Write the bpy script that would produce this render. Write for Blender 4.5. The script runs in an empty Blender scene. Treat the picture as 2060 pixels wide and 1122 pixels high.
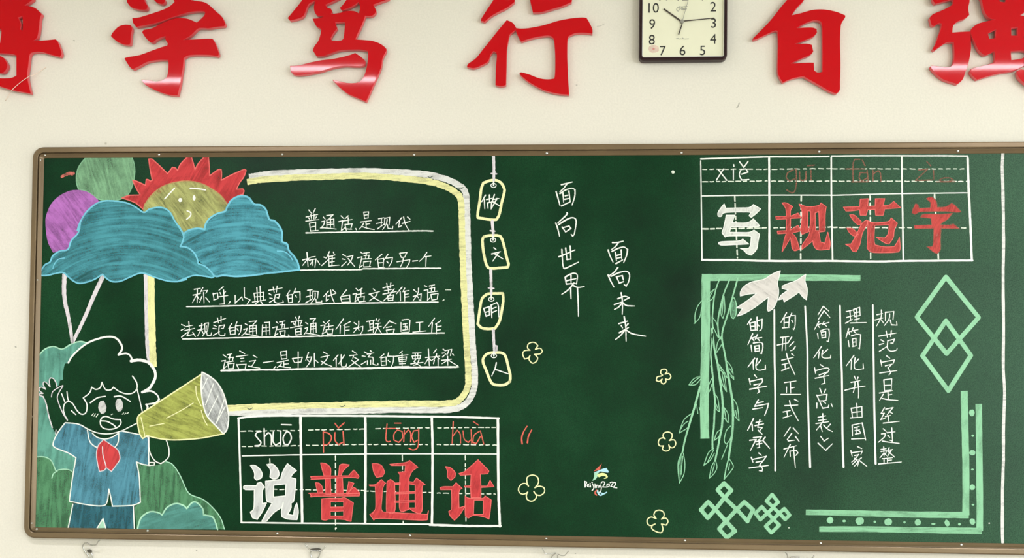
import bpy, bmesh, math, random
from mathutils import Matrix, Vector
from mathutils.geometry import tessellate_polygon

random.seed(7)
SC = bpy.context.scene
COL = SC.collection

# ------------------------------------------------------------------ camera
W_, H_ = 2060.0, 1122.0
F_ = 2200.0                                   # focal length for a 2060 px wide frame
CX, CY = 1030.0, 840.0                        # the photo is a crop: optical axis sits low in the frame
EYE = Vector((0.0, -3.74, 1.45))
_y, _p, _r = (math.radians(a) for a in (3.58223839, 1.57852896, -0.66863999))
ROT = Matrix.Rotation(_y, 3, 'Z') @ Matrix.Rotation(_p, 3, 'X') @ Matrix.Rotation(_r, 3, 'Y')
cam_d = bpy.data.cameras.new('camera')
cam = bpy.data.objects.new('camera', cam_d)
COL.objects.link(cam)
ex, ey, ez = ROT @ Vector((1, 0, 0)), ROT @ Vector((0, 0, 1)), ROT @ Vector((0, -1, 0))
cam.matrix_world = Matrix(((ex.x, ey.x, ez.x, EYE.x), (ex.y, ey.y, ez.y, EYE.y), (ex.z, ey.z, ez.z, EYE.z), (0, 0, 0, 1)))
cam_d.sensor_fit = 'HORIZONTAL'
cam_d.sensor_width = 36.0
cam_d.lens = F_ / W_ * 36.0
cam_d.shift_x = 0.0
cam_d.shift_y = (CY - H_ / 2) / W_
cam_d.clip_start = 0.05
SC.camera = cam

# ------------------------------------------------------------------ world, lights, exposure
SC.view_settings.view_transform = 'Standard'
SC.view_settings.look = 'None'
SC.view_settings.gamma = 1.0
SC.view_settings.use_curve_mapping = False
SC.view_settings.exposure = EXPOSURE = -0.22

world = bpy.data.worlds.new('world')
SC.world = world
world.use_nodes = True
_bg = world.node_tree.nodes['Background']
_bg.inputs[0].default_value = (0.80, 0.90, 1.0, 1)
_bg.inputs[1].default_value = 0.8

CEIL = 3.30
def area(name, loc, rot, sx, sy, power, colour):
    d = bpy.data.lights.new(name, 'AREA')
    d.shape = 'RECTANGLE'; d.size = sx; d.size_y = sy
    d.energy = power; d.color = colour
    o = bpy.data.objects.new(name, d)
    o.location = loc; o.rotation_euler = rot
    COL.objects.link(o)
    return o
LAMP_ROWS = (1.9, 4.9, 7.9)
LAMP_XS = (-1.78, 2.42)
for ry in LAMP_ROWS:
    for lx in LAMP_XS:
        area('lamp_light', (lx, -ry, CEIL - 0.085), (0, 0, 0), 1.42, 0.085, 38.0 if ry < 2 else 58.0, (0.945, 0.935, 1.0))
# daylight through the windows of the right-hand wall
RIGHT_X, LEFT_X, REAR_Y = 5.2, -4.4, -9.6
WINDOWS = ((-4.6, -2.2), (-9.0, -6.4))
for (y0, y1) in WINDOWS:
    area('window_daylight', (RIGHT_X + 0.10, (y0 + y1) / 2, 1.85), (0, math.radians(90), 0), 1.75, y1 - y0 - 0.1, (95.0 if y0 > -6 else 360.0), (0.86, 0.93, 1.0))

# ------------------------------------------------------------------ pixel -> plane helpers
def px(x, y, depth=0.0):
    """point on the plane that stands `depth` metres in front of the wall, seen at photo pixel x, y"""
    d = ROT @ Vector(((x - CX) / F_, 1.0, -(y - CY) / F_))
    t = (-depth - EYE.y) / d.y
    return EYE + d * t

BOARD = 0.012          # board surface stands this far off the wall
def bp(x, y, lift=0.0):
    return px(x, y, BOARD + lift)

def srgb(r, g, b):
    def f(c):
        c /= 255.0
        return c / 12.92 if c <= 0.04045 else ((c + 0.055) / 1.055) ** 2.4
    return (f(r), f(g), f(b), 1.0)

# ------------------------------------------------------------------ materials
def new_mat(name):
    m = bpy.data.materials.new(name)
    m.use_nodes = True
    nt = m.node_tree
    return m, nt, nt.nodes['Principled BSDF']

def plain(name, col, rough=0.5, metal=0.0, spec=0.5, bump=0.0, bscale=200.0, vary=0.0, vscale=6.0):
    m, nt, b = new_mat(name)
    b.inputs['Base Color'].default_value = col
    b.inputs['Roughness'].default_value = rough
    b.inputs['Metallic'].default_value = metal
    b.inputs['Specular IOR Level'].default_value = spec
    tc = nt.nodes.new('ShaderNodeTexCoord')
    if vary:
        n = nt.nodes.new('ShaderNodeTexNoise'); n.inputs['Scale'].default_value = vscale; n.inputs['Detail'].default_value = 6
        nt.links.new(tc.outputs['Object'], n.inputs['Vector'])
        r = nt.nodes.new('ShaderNodeValToRGB')
        r.color_ramp.elements[0].position = 0.3; r.color_ramp.elements[1].position = 0.7
        r.color_ramp.elements[0].color = tuple(c * (1 - vary) for c in col[:3]) + (1,)
        r.color_ramp.elements[1].color = tuple(min(1, c * (1 + vary)) for c in col[:3]) + (1,)
        nt.links.new(n.outputs['Fac'], r.inputs[0]); nt.links.new(r.outputs[0], b.inputs['Base Color'])
    if bump:
        n = nt.nodes.new('ShaderNodeTexNoise'); n.inputs['Scale'].default_value = bscale; n.inputs['Detail'].default_value = 3
        nt.links.new(tc.outputs['Object'], n.inputs['Vector'])
        bu = nt.nodes.new('ShaderNodeBump'); bu.inputs['Strength'].default_value = bump; bu.inputs['Distance'].default_value = 0.002
        nt.links.new(n.outputs['Fac'], bu.inputs['Height']); nt.links.new(bu.outputs[0], b.inputs['Normal'])
    return m

def chalk(name, col, cover=0.8, contrast=1.2, angle=None, arc=None, grain=260.0, hatch=110.0, smear=0.0, tint=0.12, grain_mix=0.5):
    """chalk dust: partly bare board shows through grain, and through the hatch of the filling strokes"""
    m, nt, b = new_mat(name)
    L = nt.links.new
    b.inputs['Roughness'].default_value = 0.95
    b.inputs['Specular IOR Level'].default_value = 0.1
    tc = nt.nodes.new('ShaderNodeTexCoord')
    def noise(scale, detail, src):
        n = nt.nodes.new('ShaderNodeTexNoise')
        n.inputs['Scale'].default_value = scale; n.inputs['Detail'].default_value = detail; n.inputs['Roughness'].default_value = 0.6
        L(src, n.inputs['Vector']); return n.outputs['Fac']
    def math_(op, a, bb=None, clamp=False):
        n = nt.nodes.new('ShaderNodeMath'); n.operation = op; n.use_clamp = clamp
        for i, v in enumerate((a, bb)):
            if v is None: continue
            if isinstance(v, (int, float)): n.inputs[i].default_value = v
            else: L(v, n.inputs[i])
        return n.outputs[0]
    g = noise(grain, 2, tc.outputs['Object'])
    total = math_('MULTIPLY', math_('SUBTRACT', g, 0.5), contrast * grain_mix * 2)
    if arc is not None:
        sep = nt.nodes.new('ShaderNodeVectorMath'); sep.operation = 'SUBTRACT'
        L(tc.outputs['Object'], sep.inputs[0]); sep.inputs[1].default_value = arc
        s = nt.nodes.new('ShaderNodeSeparateXYZ'); L(sep.outputs[0], s.inputs[0])
        d2 = math_('ADD', math_('MULTIPLY', s.outputs['X'], s.outputs['X']), math_('MULTIPLY', s.outputs['Z'], s.outputs['Z']))
        rr = math_('SQRT', d2)
        th = math_('ARCTAN2', s.outputs['Z'], s.outputs['X'])
        c = nt.nodes.new('ShaderNodeCombineXYZ'); L(math_('MULTIPLY', rr, hatch), c.inputs[0]); L(math_('MULTIPLY', th, 2.2), c.inputs[1])
        h = noise(1.0, 2, c.outputs[0])
    elif angle is not None:
        mp = nt.nodes.new('ShaderNodeMapping'); mp.vector_type = 'POINT'
        L(tc.outputs['Object'], mp.inputs[0])
        mp.inputs['Rotation'].default_value = (0, math.radians(angle), 0)
        mp2 = nt.nodes.new('ShaderNodeMapping'); L(mp.outputs[0], mp2.inputs[0])
        mp2.inputs['Scale'].default_value = (hatch * 0.13, 1, hatch)
        mp2.inputs['Location'].default_value = (random.uniform(0, 9), 0, 0)
        wob = nt.nodes.new('ShaderNodeTexNoise'); wob.inputs['Scale'].default_value = 0.22; wob.inputs['Detail'].default_value = 1
        L(mp2.outputs[0], wob.inputs['Vector'])
        wadd = nt.nodes.new('ShaderNodeVectorMath'); wadd.operation = 'MULTIPLY_ADD'
        L(wob.outputs['Color'], wadd.inputs[0]); wadd.inputs[1].default_value = (0.8, 0, 7.0); L(mp2.outputs[0], wadd.inputs[2])
        h = noise(1.0, 3, wadd.outputs[0])
    else:
        h = None
    if h is not None:
        total = math_('ADD', total, math_('MULTIPLY', math_('SUBTRACT', h, 0.5), contrast * 2.4))
    lo = noise(14.0, 3, tc.outputs['Object'])
    total = math_('ADD', total, math_('MULTIPLY', math_('SUBTRACT', lo, 0.5), 0.5 + smear))
    al = math_('ADD', total, cover, clamp=True)
    L(al, b.inputs['Alpha'])
    mix = nt.nodes.new('ShaderNodeValToRGB')
    mix.color_ramp.elements[0].position = 0.3; mix.color_ramp.elements[1].position = 0.7
    mix.color_ramp.elements[0].color = tuple(c * (1 - tint) for c in col[:3]) + (1,)
    mix.color_ramp.elements[1].color = tuple(min(0.95, c * (1 + tint)) for c in col[:3]) + (1,)
    L(h if h is not None else lo, mix.inputs[0]); L(mix.outputs[0], b.inputs['Base Color'])
    return m

def wall_mat():
    m, nt, b = new_mat('painted_plaster')
    L = nt.links.new
    tc = nt.nodes.new('ShaderNodeTexCoord')
    n = nt.nodes.new('ShaderNodeTexNoise'); n.inputs['Scale'].default_value = 1.3; n.inputs['Detail'].default_value = 5
    L(tc.outputs['Object'], n.inputs['Vector'])
    r = nt.nodes.new('ShaderNodeValToRGB')
    r.color_ramp.elements[0].position = 0.3; r.color_ramp.elements[1].position = 0.72
    r.color_ramp.elements[0].color = srgb(230, 225, 210); r.color_ramp.elements[1].color = srgb(236, 230, 216)
    L(n.outputs['Fac'], r.inputs[0])
    n3 = nt.nodes.new('ShaderNodeTexNoise'); n3.inputs['Scale'].default_value = 160; n3.inputs['Detail'].default_value = 3
    L(tc.outputs['Object'], n3.inputs['Vector'])
    mx = nt.nodes.new('ShaderNodeMixRGB'); mx.blend_type = 'MULTIPLY'; mx.inputs[0].default_value = 0.16
    L(r.outputs[0], mx.inputs[1]); L(n3.outputs['Fac'], mx.inputs[2])
    # sparse grey specks
    n2 = nt.nodes.new('ShaderNodeTexVoronoi'); n2.inputs['Scale'].default_value = 5.0
    L(tc.outputs['Object'], n2.inputs['Vector'])
    r2 = nt.nodes.new('ShaderNodeValToRGB')
    r2.color_ramp.elements[0].position = 0.012; r2.color_ramp.elements[1].position = 0.030
    r2.color_ramp.elements[0].color = (0.62, 0.60, 0.55, 1); r2.color_ramp.elements[1].color = (1, 1, 1, 1)
    L(n2.outputs['Distance'], r2.inputs[0])
    mx2 = nt.nodes.new('ShaderNodeMixRGB'); mx2.blend_type = 'MULTIPLY'; mx2.inputs[0].default_value = 0.8
    L(mx.outputs[0], mx2.inputs[1]); L(r2.outputs[0], mx2.inputs[2])
    L(mx2.outputs[0], b.inputs['Base Color'])
    b.inputs['Roughness'].default_value = 0.75
    b.inputs['Specular IOR Level'].default_value = 0.25
    bu = nt.nodes.new('ShaderNodeBump'); bu.inputs['Strength'].default_value = 0.12; bu.inputs['Distance'].default_value = 0.002
    L(n3.outputs['Fac'], bu.inputs['Height']); L(bu.outputs[0], b.inputs['Normal'])
    return m

def board_mat():
    m, nt, b = new_mat('green_board_enamel')
    L = nt.links.new
    tc = nt.nodes.new('ShaderNodeTexCoord')
    n = nt.nodes.new('ShaderNodeTexNoise'); n.inputs['Scale'].default_value = 2.3; n.inputs['Detail'].default_value = 7; n.inputs['Roughness'].default_value = 0.62
    L(tc.outputs['Object'], n.inputs['Vector'])
    r = nt.nodes.new('ShaderNodeValToRGB')
    e = r.color_ramp.elements
    e[0].position = 0.32; e[0].color = srgb(4, 36, 18)
    e[1].position = 0.74; e[1].color = srgb(22, 66, 38)
    k = e.new(0.52); k.color = srgb(8, 52, 26)
    L(n.outputs['Fac'], r.inputs[0])
    g = nt.nodes.new('ShaderNodeTexNoise'); g.inputs['Scale'].default_value = 320; g.inputs['Detail'].default_value = 2
    L(tc.outputs['Object'], g.inputs['Vector'])
    gr = nt.nodes.new('ShaderNodeValToRGB')
    gr.color_ramp.elements[0].position = 0.3; gr.color_ramp.elements[0].color = (0.62, 0.62, 0.62, 1)
    gr.color_ramp.elements[1].position = 0.7; gr.color_ramp.elements[1].color = (1.35, 1.35, 1.35, 1)
    L(g.outputs['Fac'], gr.inputs[0])
    mx = nt.nodes.new('ShaderNodeMixRGB'); mx.blend_type = 'MULTIPLY'; mx.inputs[0].default_value = 1.0
    # window sheen painted into the colour: paler green towards the right, uneven edge
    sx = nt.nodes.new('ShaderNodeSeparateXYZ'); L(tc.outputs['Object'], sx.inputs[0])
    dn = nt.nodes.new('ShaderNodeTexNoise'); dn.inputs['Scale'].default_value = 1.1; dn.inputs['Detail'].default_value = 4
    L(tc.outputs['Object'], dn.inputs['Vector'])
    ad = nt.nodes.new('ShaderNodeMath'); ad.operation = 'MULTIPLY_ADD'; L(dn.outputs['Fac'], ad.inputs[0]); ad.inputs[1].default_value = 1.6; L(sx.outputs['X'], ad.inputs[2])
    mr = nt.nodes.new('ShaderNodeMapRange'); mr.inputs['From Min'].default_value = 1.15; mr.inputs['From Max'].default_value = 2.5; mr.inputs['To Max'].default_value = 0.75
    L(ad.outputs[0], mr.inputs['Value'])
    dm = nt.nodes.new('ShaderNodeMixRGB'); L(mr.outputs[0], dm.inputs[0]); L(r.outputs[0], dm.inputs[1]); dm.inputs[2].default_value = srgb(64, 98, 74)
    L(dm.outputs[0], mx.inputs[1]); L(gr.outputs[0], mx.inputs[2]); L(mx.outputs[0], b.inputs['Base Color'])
    b.inputs['Roughness'].default_value = 0.34
    b.inputs['Specular IOR Level'].default_value = 0.11
    return m

M_WALL = wall_mat()
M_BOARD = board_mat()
M_FRAME = plain('bronze_aluminium', srgb(116, 97, 70), rough=0.26, metal=0.35, vary=0.12, vscale=4.0, bump=0.05, bscale=500)
M_STEEL = plain('bright_steel', srgb(200, 200, 195), rough=0.22, metal=1.0)
M_DARKSTEEL = plain('dull_steel', srgb(92, 88, 80), rough=0.4, metal=0.7)
M_CEIL = plain('ceiling_paint', srgb(235, 235, 228), rough=0.9)
M_FLOOR = plain('terrazzo_floor', srgb(196, 190, 178), rough=0.5, vary=0.2, vscale=40)
M_SIDEWALL = plain('side_wall_paint', srgb(222, 222, 208), rough=0.85)

# ------------------------------------------------------------------ object helpers
def link(name, me, mat=None, parent=None, label=None, category=None, group=None, kind=None):
    o = bpy.data.objects.new(name, me)
    COL.objects.link(o)
    if mat is not None and me is not None:
        for mm in (mat if isinstance(mat, (list, tuple)) else [mat]): me.materials.append(mm)
    if parent is not None: o.parent = parent
    if label: o['label'] = label
    if category: o['category'] = category
    if group: o['group'] = group
    if kind: o['kind'] = kind
    return o

def empty(name, label=None, category=None, group=None, parent=None, loc=(0, 0, 0)):
    o = link(name, None, parent=parent, label=label, category=category, group=group)
    o.location = loc
    return o

def mesh(name, verts, faces, smooth=False):
    me = bpy.data.meshes.new(name)
    me.from_pydata([tuple(v) for v in verts], [], faces)
    if smooth:
        for p in me.polygons: p.use_smooth = True
    me.update()
    return me

def box(x0, x1, y0, y1, z0, z1, bevel=0.0):
    bm = bmesh.new()
    bmesh.ops.create_cube(bm, size=1.0)
    for v in bm.verts:
        v.co = Vector(((x0 + x1) / 2 + v.co.x * (x1 - x0), (y0 + y1) / 2 + v.co.y * (y1 - y0), (z0 + z1) / 2 + v.co.z * (z1 - z0)))
    if bevel: bmesh.ops.bevel(bm, geom=bm.edges[:], offset=bevel, segments=2, affect='EDGES')
    me = bpy.data.meshes.new('box'); bm.to_mesh(me); bm.free()
    return me

# ------------------------------------------------------------------ path helpers (2-D, photo pixels)
def P(s, x0=0.0, y0=0.0, k=1.0):
    """'x y x y / x y ...' read in a magnified crop -> list of strokes in photo pixels"""
    out = []
    for part in s.split('/'):
        v = [float(t) for t in part.split()]
        if len(v) >= 4:
            out.append([(x0 + v[i] / k, y0 + v[i + 1] / k) for i in range(0, len(v) - 1, 2)])
    return out

def turn(a, b, c):
    v1 = (b[0] - a[0], b[1] - a[1]); v2 = (c[0] - b[0], c[1] - b[1])
    l1 = math.hypot(*v1); l2 = math.hypot(*v2)
    if l1 < 1e-6 or l2 < 1e-6: return 0
    d = max(-1, min(1, (v1[0] * v2[0] + v1[1] * v2[1]) / (l1 * l2)))
    return math.degrees(math.acos(d))

def catmull(pts, step):
    n = len(pts)
    if n < 3:
        return list(pts)
    out = [pts[0]]
    for i in range(n - 1):
        p0 = pts[max(i - 1, 0)]; p1 = pts[i]; p2 = pts[i + 1]; p3 = pts[min(i + 2, n - 1)]
        d = math.hypot(p2[0] - p1[0], p2[1] - p1[1])
        m = max(1, min(14, int(d / step + 0.5)))
        for j in range(1, m + 1):
            t = j / m
            q = []
            for a in (0, 1):
                q.append(0.5 * ((2 * p1[a]) + (-p0[a] + p2[a]) * t + (2 * p0[a] - 5 * p1[a] + 4 * p2[a] - p3[a]) * t * t
                                + (-p0[a] + 3 * p1[a] - 3 * p2[a] + p3[a]) * t ** 3))
            out.append(tuple(q))
    return out

def clean(pts, eps=0.25):
    out = []
    for p in pts:
        if not out or math.hypot(p[0] - out[-1][0], p[1] - out[-1][1]) > eps: out.append(p)
    return out

def smooth_closed(pts, step=2.5, corner=48):
    pts = clean(pts)
    if math.hypot(pts[0][0] - pts[-1][0], pts[0][1] - pts[-1][1]) < 0.4: pts = pts[:-1]
    n = len(pts)
    cor = [i for i in range(n) if turn(pts[i - 1], pts[i], pts[(i + 1) % n]) > corner]
    if not cor: cor = [0]
    out = []
    for a, i in enumerate(cor):
        j = cor[(a + 1) % len(cor)]
        seg = []
        k = i
        while True:
            seg.append(pts[k % n])
            k += 1
            if k % n == j % n:
                seg.append(pts[j]); break
        out += catmull(seg, step)[:-1]
    return clean(out, 0.15)

def split_open(pts, step=2.0, corner=62):
    pts = clean(pts)
    segs, cur = [], [pts[0]]
    for i in range(1, len(pts)):
        cur.append(pts[i])
        if i < len(pts) - 1 and turn(pts[i - 1], pts[i], pts[i + 1]) > corner:
            segs.append(cur); cur = [pts[i]]
    segs.append(cur)
    return [catmull(s, step) for s in segs if len(s) > 1]

LIFT = 0.0003
def lay(n): return LIFT + 0.0001 * n

class Draw:
    """collects flat chalk shapes on the board surface; one mesh at the end"""
    def __init__(self, layer=5, surface=bp):
        self.v, self.f, self.l, self.n, self.s = [], [], layer, 0, surface
    def _lift(self):
        self.n += 1
        return lay(self.l) + min(self.n, 40) * 0.000002
    def ribbon(self, pts, w0, w1=None, jit=0.10, caps=True):
        if w1 is None: w1 = w0
        pts = clean(pts, 0.1)
        if len(pts) < 2: return
        z = self._lift(); n = len(pts); base = len(self.v)
        for i, p in enumerate(pts):
            a = pts[max(i - 1, 0)]; b = pts[min(i + 1, n - 1)]
            dx, dy = b[0] - a[0], b[1] - a[1]; l = math.hypot(dx, dy) or 1
            nx, ny = -dy / l, dx / l
            t = i / (n - 1)
            w = (w0 + (w1 - w0) * t) * 0.5
            ja, jb = w * (1 + random.uniform(-jit, jit)), w * (1 + random.uniform(-jit, jit))
            self.v.append(self.s(p[0] + nx * ja, p[1] + ny * ja, z)); self.v.append(self.s(p[0] - nx * jb, p[1] - ny * jb, z))
        for i in range(n - 1):
            k = base + i * 2
            self.f.append((k, k + 2, k + 3, k + 1))
        if caps:
            for e, q, w in ((0, 1, w0), (n - 1, n - 2, w1)):
                p = pts[e]; a = math.atan2(p[1] - pts[q][1], p[0] - pts[q][0])
                c = len(self.v)
                for s in range(7):
                    th = a - math.pi / 2 + math.pi * s / 6
                    self.v.append(self.s(p[0] + math.cos(th) * w / 2, p[1] + math.sin(th) * w / 2, z))
                self.f.append(tuple(range(c, c + 7)))
        return self
    def line(self, strokes, w, w1=None, step=2.2, jit=0.10, corner=62):
        for st in strokes:
            for sg in split_open(st, step, corner): self.ribbon(sg, w, w1, jit, caps=w < 10)
        return self
    def loop(self, strokes, w, step=2.5, jit=0.08):
        for st in strokes:
            s = smooth_closed(st, step); s = s + [s[0]]
            for sg in split_open(s, 9, 70): self.ribbon(sg, w, None, jit)
        return self
    def dash(self, a, b, w, on=9, off=6):
        L = math.hypot(b[0] - a[0], b[1] - a[1]); t = random.uniform(0, 3)
        while t < L:
            o = on * random.uniform(0.7, 1.2)
            e = min(L, t + o)
            self.ribbon([(a[0] + (b[0] - a[0]) * u / L, a[1] + (b[1] - a[1]) * u / L + random.uniform(-.4, .4)) for u in (t, (t + e) / 2, e)], w)
            t = e + off * random.uniform(0.7, 1.3)
        return self
    def fill(self, contours, step=2.5, smooth=True):
        loops = [smooth_closed(c, step) if smooth else clean(c) for c in contours]
        z = self._lift()
        tris = tessellate_polygon([[Vector((p[0], p[1], 0)) for p in l] for l in loops])
        flat = [p for l in loops for p in l]
        b = len(self.v)
        self.v += [self.s(p[0], p[1], z) for p in flat]
        self.f += [(b + t[0], b + t[1], b + t[2]) for t in tris]
        return self
    def blob(self, x, y, rx, ry=None, rot=0.0):
        ry = ry or rx
        pts = []
        for i in range(16):
            t = i * math.tau / 16; k = 1 + random.uniform(-.07, .07)
            u, v = math.cos(t) * rx * k, math.sin(t) * ry * k
            pts.append((x + u * math.cos(rot) - v * math.sin(rot), y + u * math.sin(rot) + v * math.cos(rot)))
        return self.fill([pts], smooth=False)
    def build(self, name, mat, parent, label=None):
        me = mesh(name, self.v, self.f)
        bm = bmesh.new(); bm.from_mesh(me)
        for f in bm.faces:
            f.normal_update()
            if f.normal.y > 0: f.normal_flip()
        bm.to_mesh(me); bm.free()
        return link(name, me, mat, parent, label=label)

def solid(name, loops, front, thick, mats, parent=None, bevel=0.0008, step=2.0, tilt=(0, 0), **kw):
    """thick flat-fronted piece cut to an outline; its front face stands `front` metres off the wall"""
    cu = bpy.data.curves.new(name, 'CURVE'); cu.dimensions = '2D'; cu.fill_mode = 'BOTH'
    cu.extrude = thick / 2 - bevel; cu.bevel_depth = bevel; cu.offset = -bevel; cu.bevel_resolution = 1
    for lp in loops:
        pts = smooth_closed(lp, step)
        sp = cu.splines.new('POLY'); sp.points.add(len(pts) - 1); sp.use_cyclic_u = True
        for i, p in enumerate(pts):
            w = px(p[0], p[1], front)
            sp.points[i].co = (w.x, w.z, 0, 1)
    tmp = bpy.data.objects.new('tmp', cu); COL.objects.link(tmp)
    dg = bpy.context.evaluated_depsgraph_get()
    me = bpy.data.meshes.new_from_object(tmp.evaluated_get(dg), depsgraph=dg)
    bpy.data.objects.remove(tmp); bpy.data.curves.remove(cu)
    me.materials.clear()
    c = sum((v.co for v in me.vertices), Vector()) / len(me.vertices)
    for v in me.vertices:
        x, z, d = v.co.x, v.co.y, v.co.z
        d += (x - c.x) * tilt[0] + (z - c.y) * tilt[1]
        v.co = Vector((x, -front + thick / 2 - d, z))
    me.update()
    if isinstance(mats, (list, tuple)):
        for p in me.polygons:
            if abs(p.normal.y) < 0.9: p.material_index = 1
    return link(name, me, mats, parent, **kw)

def tube(paths, r, seg=8, smooth=True):
    """round wire through 3-D points"""
    V, Fc = [], []
    for pts in paths:
        pts = [Vector(p) for p in pts]
        fine = []
        for i in range(len(pts) - 1):
            p0 = pts[max(i - 1, 0)]; p1 = pts[i]; p2 = pts[i + 1]; p3 = pts[min(i + 2, len(pts) - 1)]
            for j in range(5):
                t = j / 5
                fine.append(0.5 * ((2 * p1) + (p2 - p0) * t + (2 * p0 - 5 * p1 + 4 * p2 - p3) * t * t + (3 * p1 - p0 - 3 * p2 + p3) * t ** 3))
        fine.append(pts[-1])
        b = len(V)
        up = Vector((0, 1, 0))
        for i, p in enumerate(fine):
            d = (fine[min(i + 1, len(fine) - 1)] - fine[max(i - 1, 0)]).normalized()
            if abs(d.dot(up)) > 0.95: up = Vector((1, 0, 0))
            n = d.cross(up).normalized(); bi = d.cross(n).normalized()
            for s in range(seg):
                a = math.tau * s / seg
                V.append(p + (n * math.cos(a) + bi * math.sin(a)) * r)
        for i in range(len(fine) - 1):
            for s in range(seg):
                Fc.append((b + i * seg + s, b + i * seg + (s + 1) % seg, b + (i + 1) * seg + (s + 1) % seg, b + (i + 1) * seg + s))
        Fc.append(tuple(b + s for s in range(seg))[::-1]); Fc.append(tuple(b + (len(fine) - 1) * seg + s for s in range(seg)))
    return mesh('wire', V, Fc, smooth)

# ------------------------------------------------------------------ room shell
link('wall_back', box(LEFT_X - 0.2, RIGHT_X + 0.2, 0.0, 0.2, -0.1, CEIL + 0.1), M_WALL, kind='structure')
link('floor', box(LEFT_X - 0.2, RIGHT_X + 0.2, REAR_Y - 0.2, 0.0, -0.1, 0.0), M_FLOOR, kind='structure')
link('ceiling', box(LEFT_X - 0.2, RIGHT_X + 0.2, REAR_Y - 0.2, 0.0, CEIL, CEIL + 0.1), M_CEIL, kind='structure')
link('wall_left', box(LEFT_X - 0.2, LEFT_X, REAR_Y, 0.0, 0.0, CEIL), M_SIDEWALL, kind='structure')
link('wall_rear', box(LEFT_X, RIGHT_X, REAR_Y - 0.2, REAR_Y, 0.0, CEIL), M_SIDEWALL, kind='structure')
def right_wall():
    bm = bmesh.new()
    zs = (0.0, 0.92, 2.78, CEIL)
    spans = [(REAR_Y, -9.0, 0), (-9.0, -6.4, 1), (-6.4, -4.6, 0), (-4.6, -2.2, 1), (-2.2, 0.0, 0)]
    for y0, y1, w in spans:
        for z0, z1 in (((zs[0], zs[1]), (zs[2], zs[3])) if w else ((zs[0], zs[3]),)):
            r = bmesh.ops.create_cube(bm, size=1.0)
            for v in r['verts']:
                v.co = Vector((RIGHT_X + 0.1 + v.co.x * 0.2, (y0 + y1) / 2 + v.co.y * (y1 - y0), (z0 + z1) / 2 + v.co.z * (z1 - z0)))
    me = bpy.data.meshes.new('wall_right'); bm.to_mesh(me); bm.free()
    return me
link('wall_right', right_wall(), M_SIDEWALL, kind='structure')
M_PVC = plain('white_pvc', srgb(230, 230, 228), rough=0.4)
for i, (y0, y1) in enumerate(WINDOWS):
    w = link('window_%d' % (i + 1), None, kind='structure')
    for k, (a, b, c, d) in enumerate(((y0, y1, 0.92, 0.98), (y0, y1, 2.72, 2.78), (y0, y0 + 0.06, 0.98, 2.72), (y1 - 0.06, y1, 0.98, 2.72), ((y0 + y1) / 2 - 0.03, (y0 + y1) / 2 + 0.03, 0.98, 2.72))):
        link('window_frame', box(RIGHT_X + 0.02, RIGHT_X + 0.07, a, b, c, d), M_PVC, parent=w)
# ceiling lamps
M_LAMPBODY = plain('lamp_enamel', srgb(240, 240, 236), rough=0.4)
for ry in LAMP_ROWS:
    for lx in LAMP_XS:
        o = link('ceiling_lamp', box(-0.75, 0.75, -0.10, 0.10, -0.075, 0.0, 0.006), M_LAMPBODY,
                 label='white ceiling lamp tray, %s row from the board, %s' % ({1.9: 'first', 4.9: 'second', 7.9: 'third'}[ry], 'window side' if lx > 0 else 'far from the windows'), category='lamp', group='ceiling lamps of the classroom')
        o.location = (lx, -ry, CEIL)

# ------------------------------------------------------------------ red acrylic wall characters
M_RED = plain('red_acrylic_face', srgb(192, 2, 14), rough=0.28, spec=0.05)
_b = M_RED.node_tree.nodes['Principled BSDF']
_b.inputs['Coat Weight'].default_value = 1.0; _b.inputs['Coat Roughness'].default_value = 0.045; _b.inputs['Coat IOR'].default_value = 1.23
M_REDEDGE = plain('red_acrylic_edge', srgb(222, 84, 88), rough=0.35)
RED = [M_RED, M_REDEDGE]
LT = 0.019
def sign(name_label, main, extra, x0, y0, k, tilt=(0, 0), front=0.024, etilt=None):
    loops = P(main, x0, y0, k)
    root = empty('wall_character', name_label, 'sign', 'glossy red acrylic characters above the blackboard')
    solid('character_body', loops, front, LT, RED, parent=root, tilt=tilt)
    for e in extra:
        solid('stroke_piece', P(e, x0, y0, k), front, LT, RED, parent=root, tilt=etilt or tilt)
    return root

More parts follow.
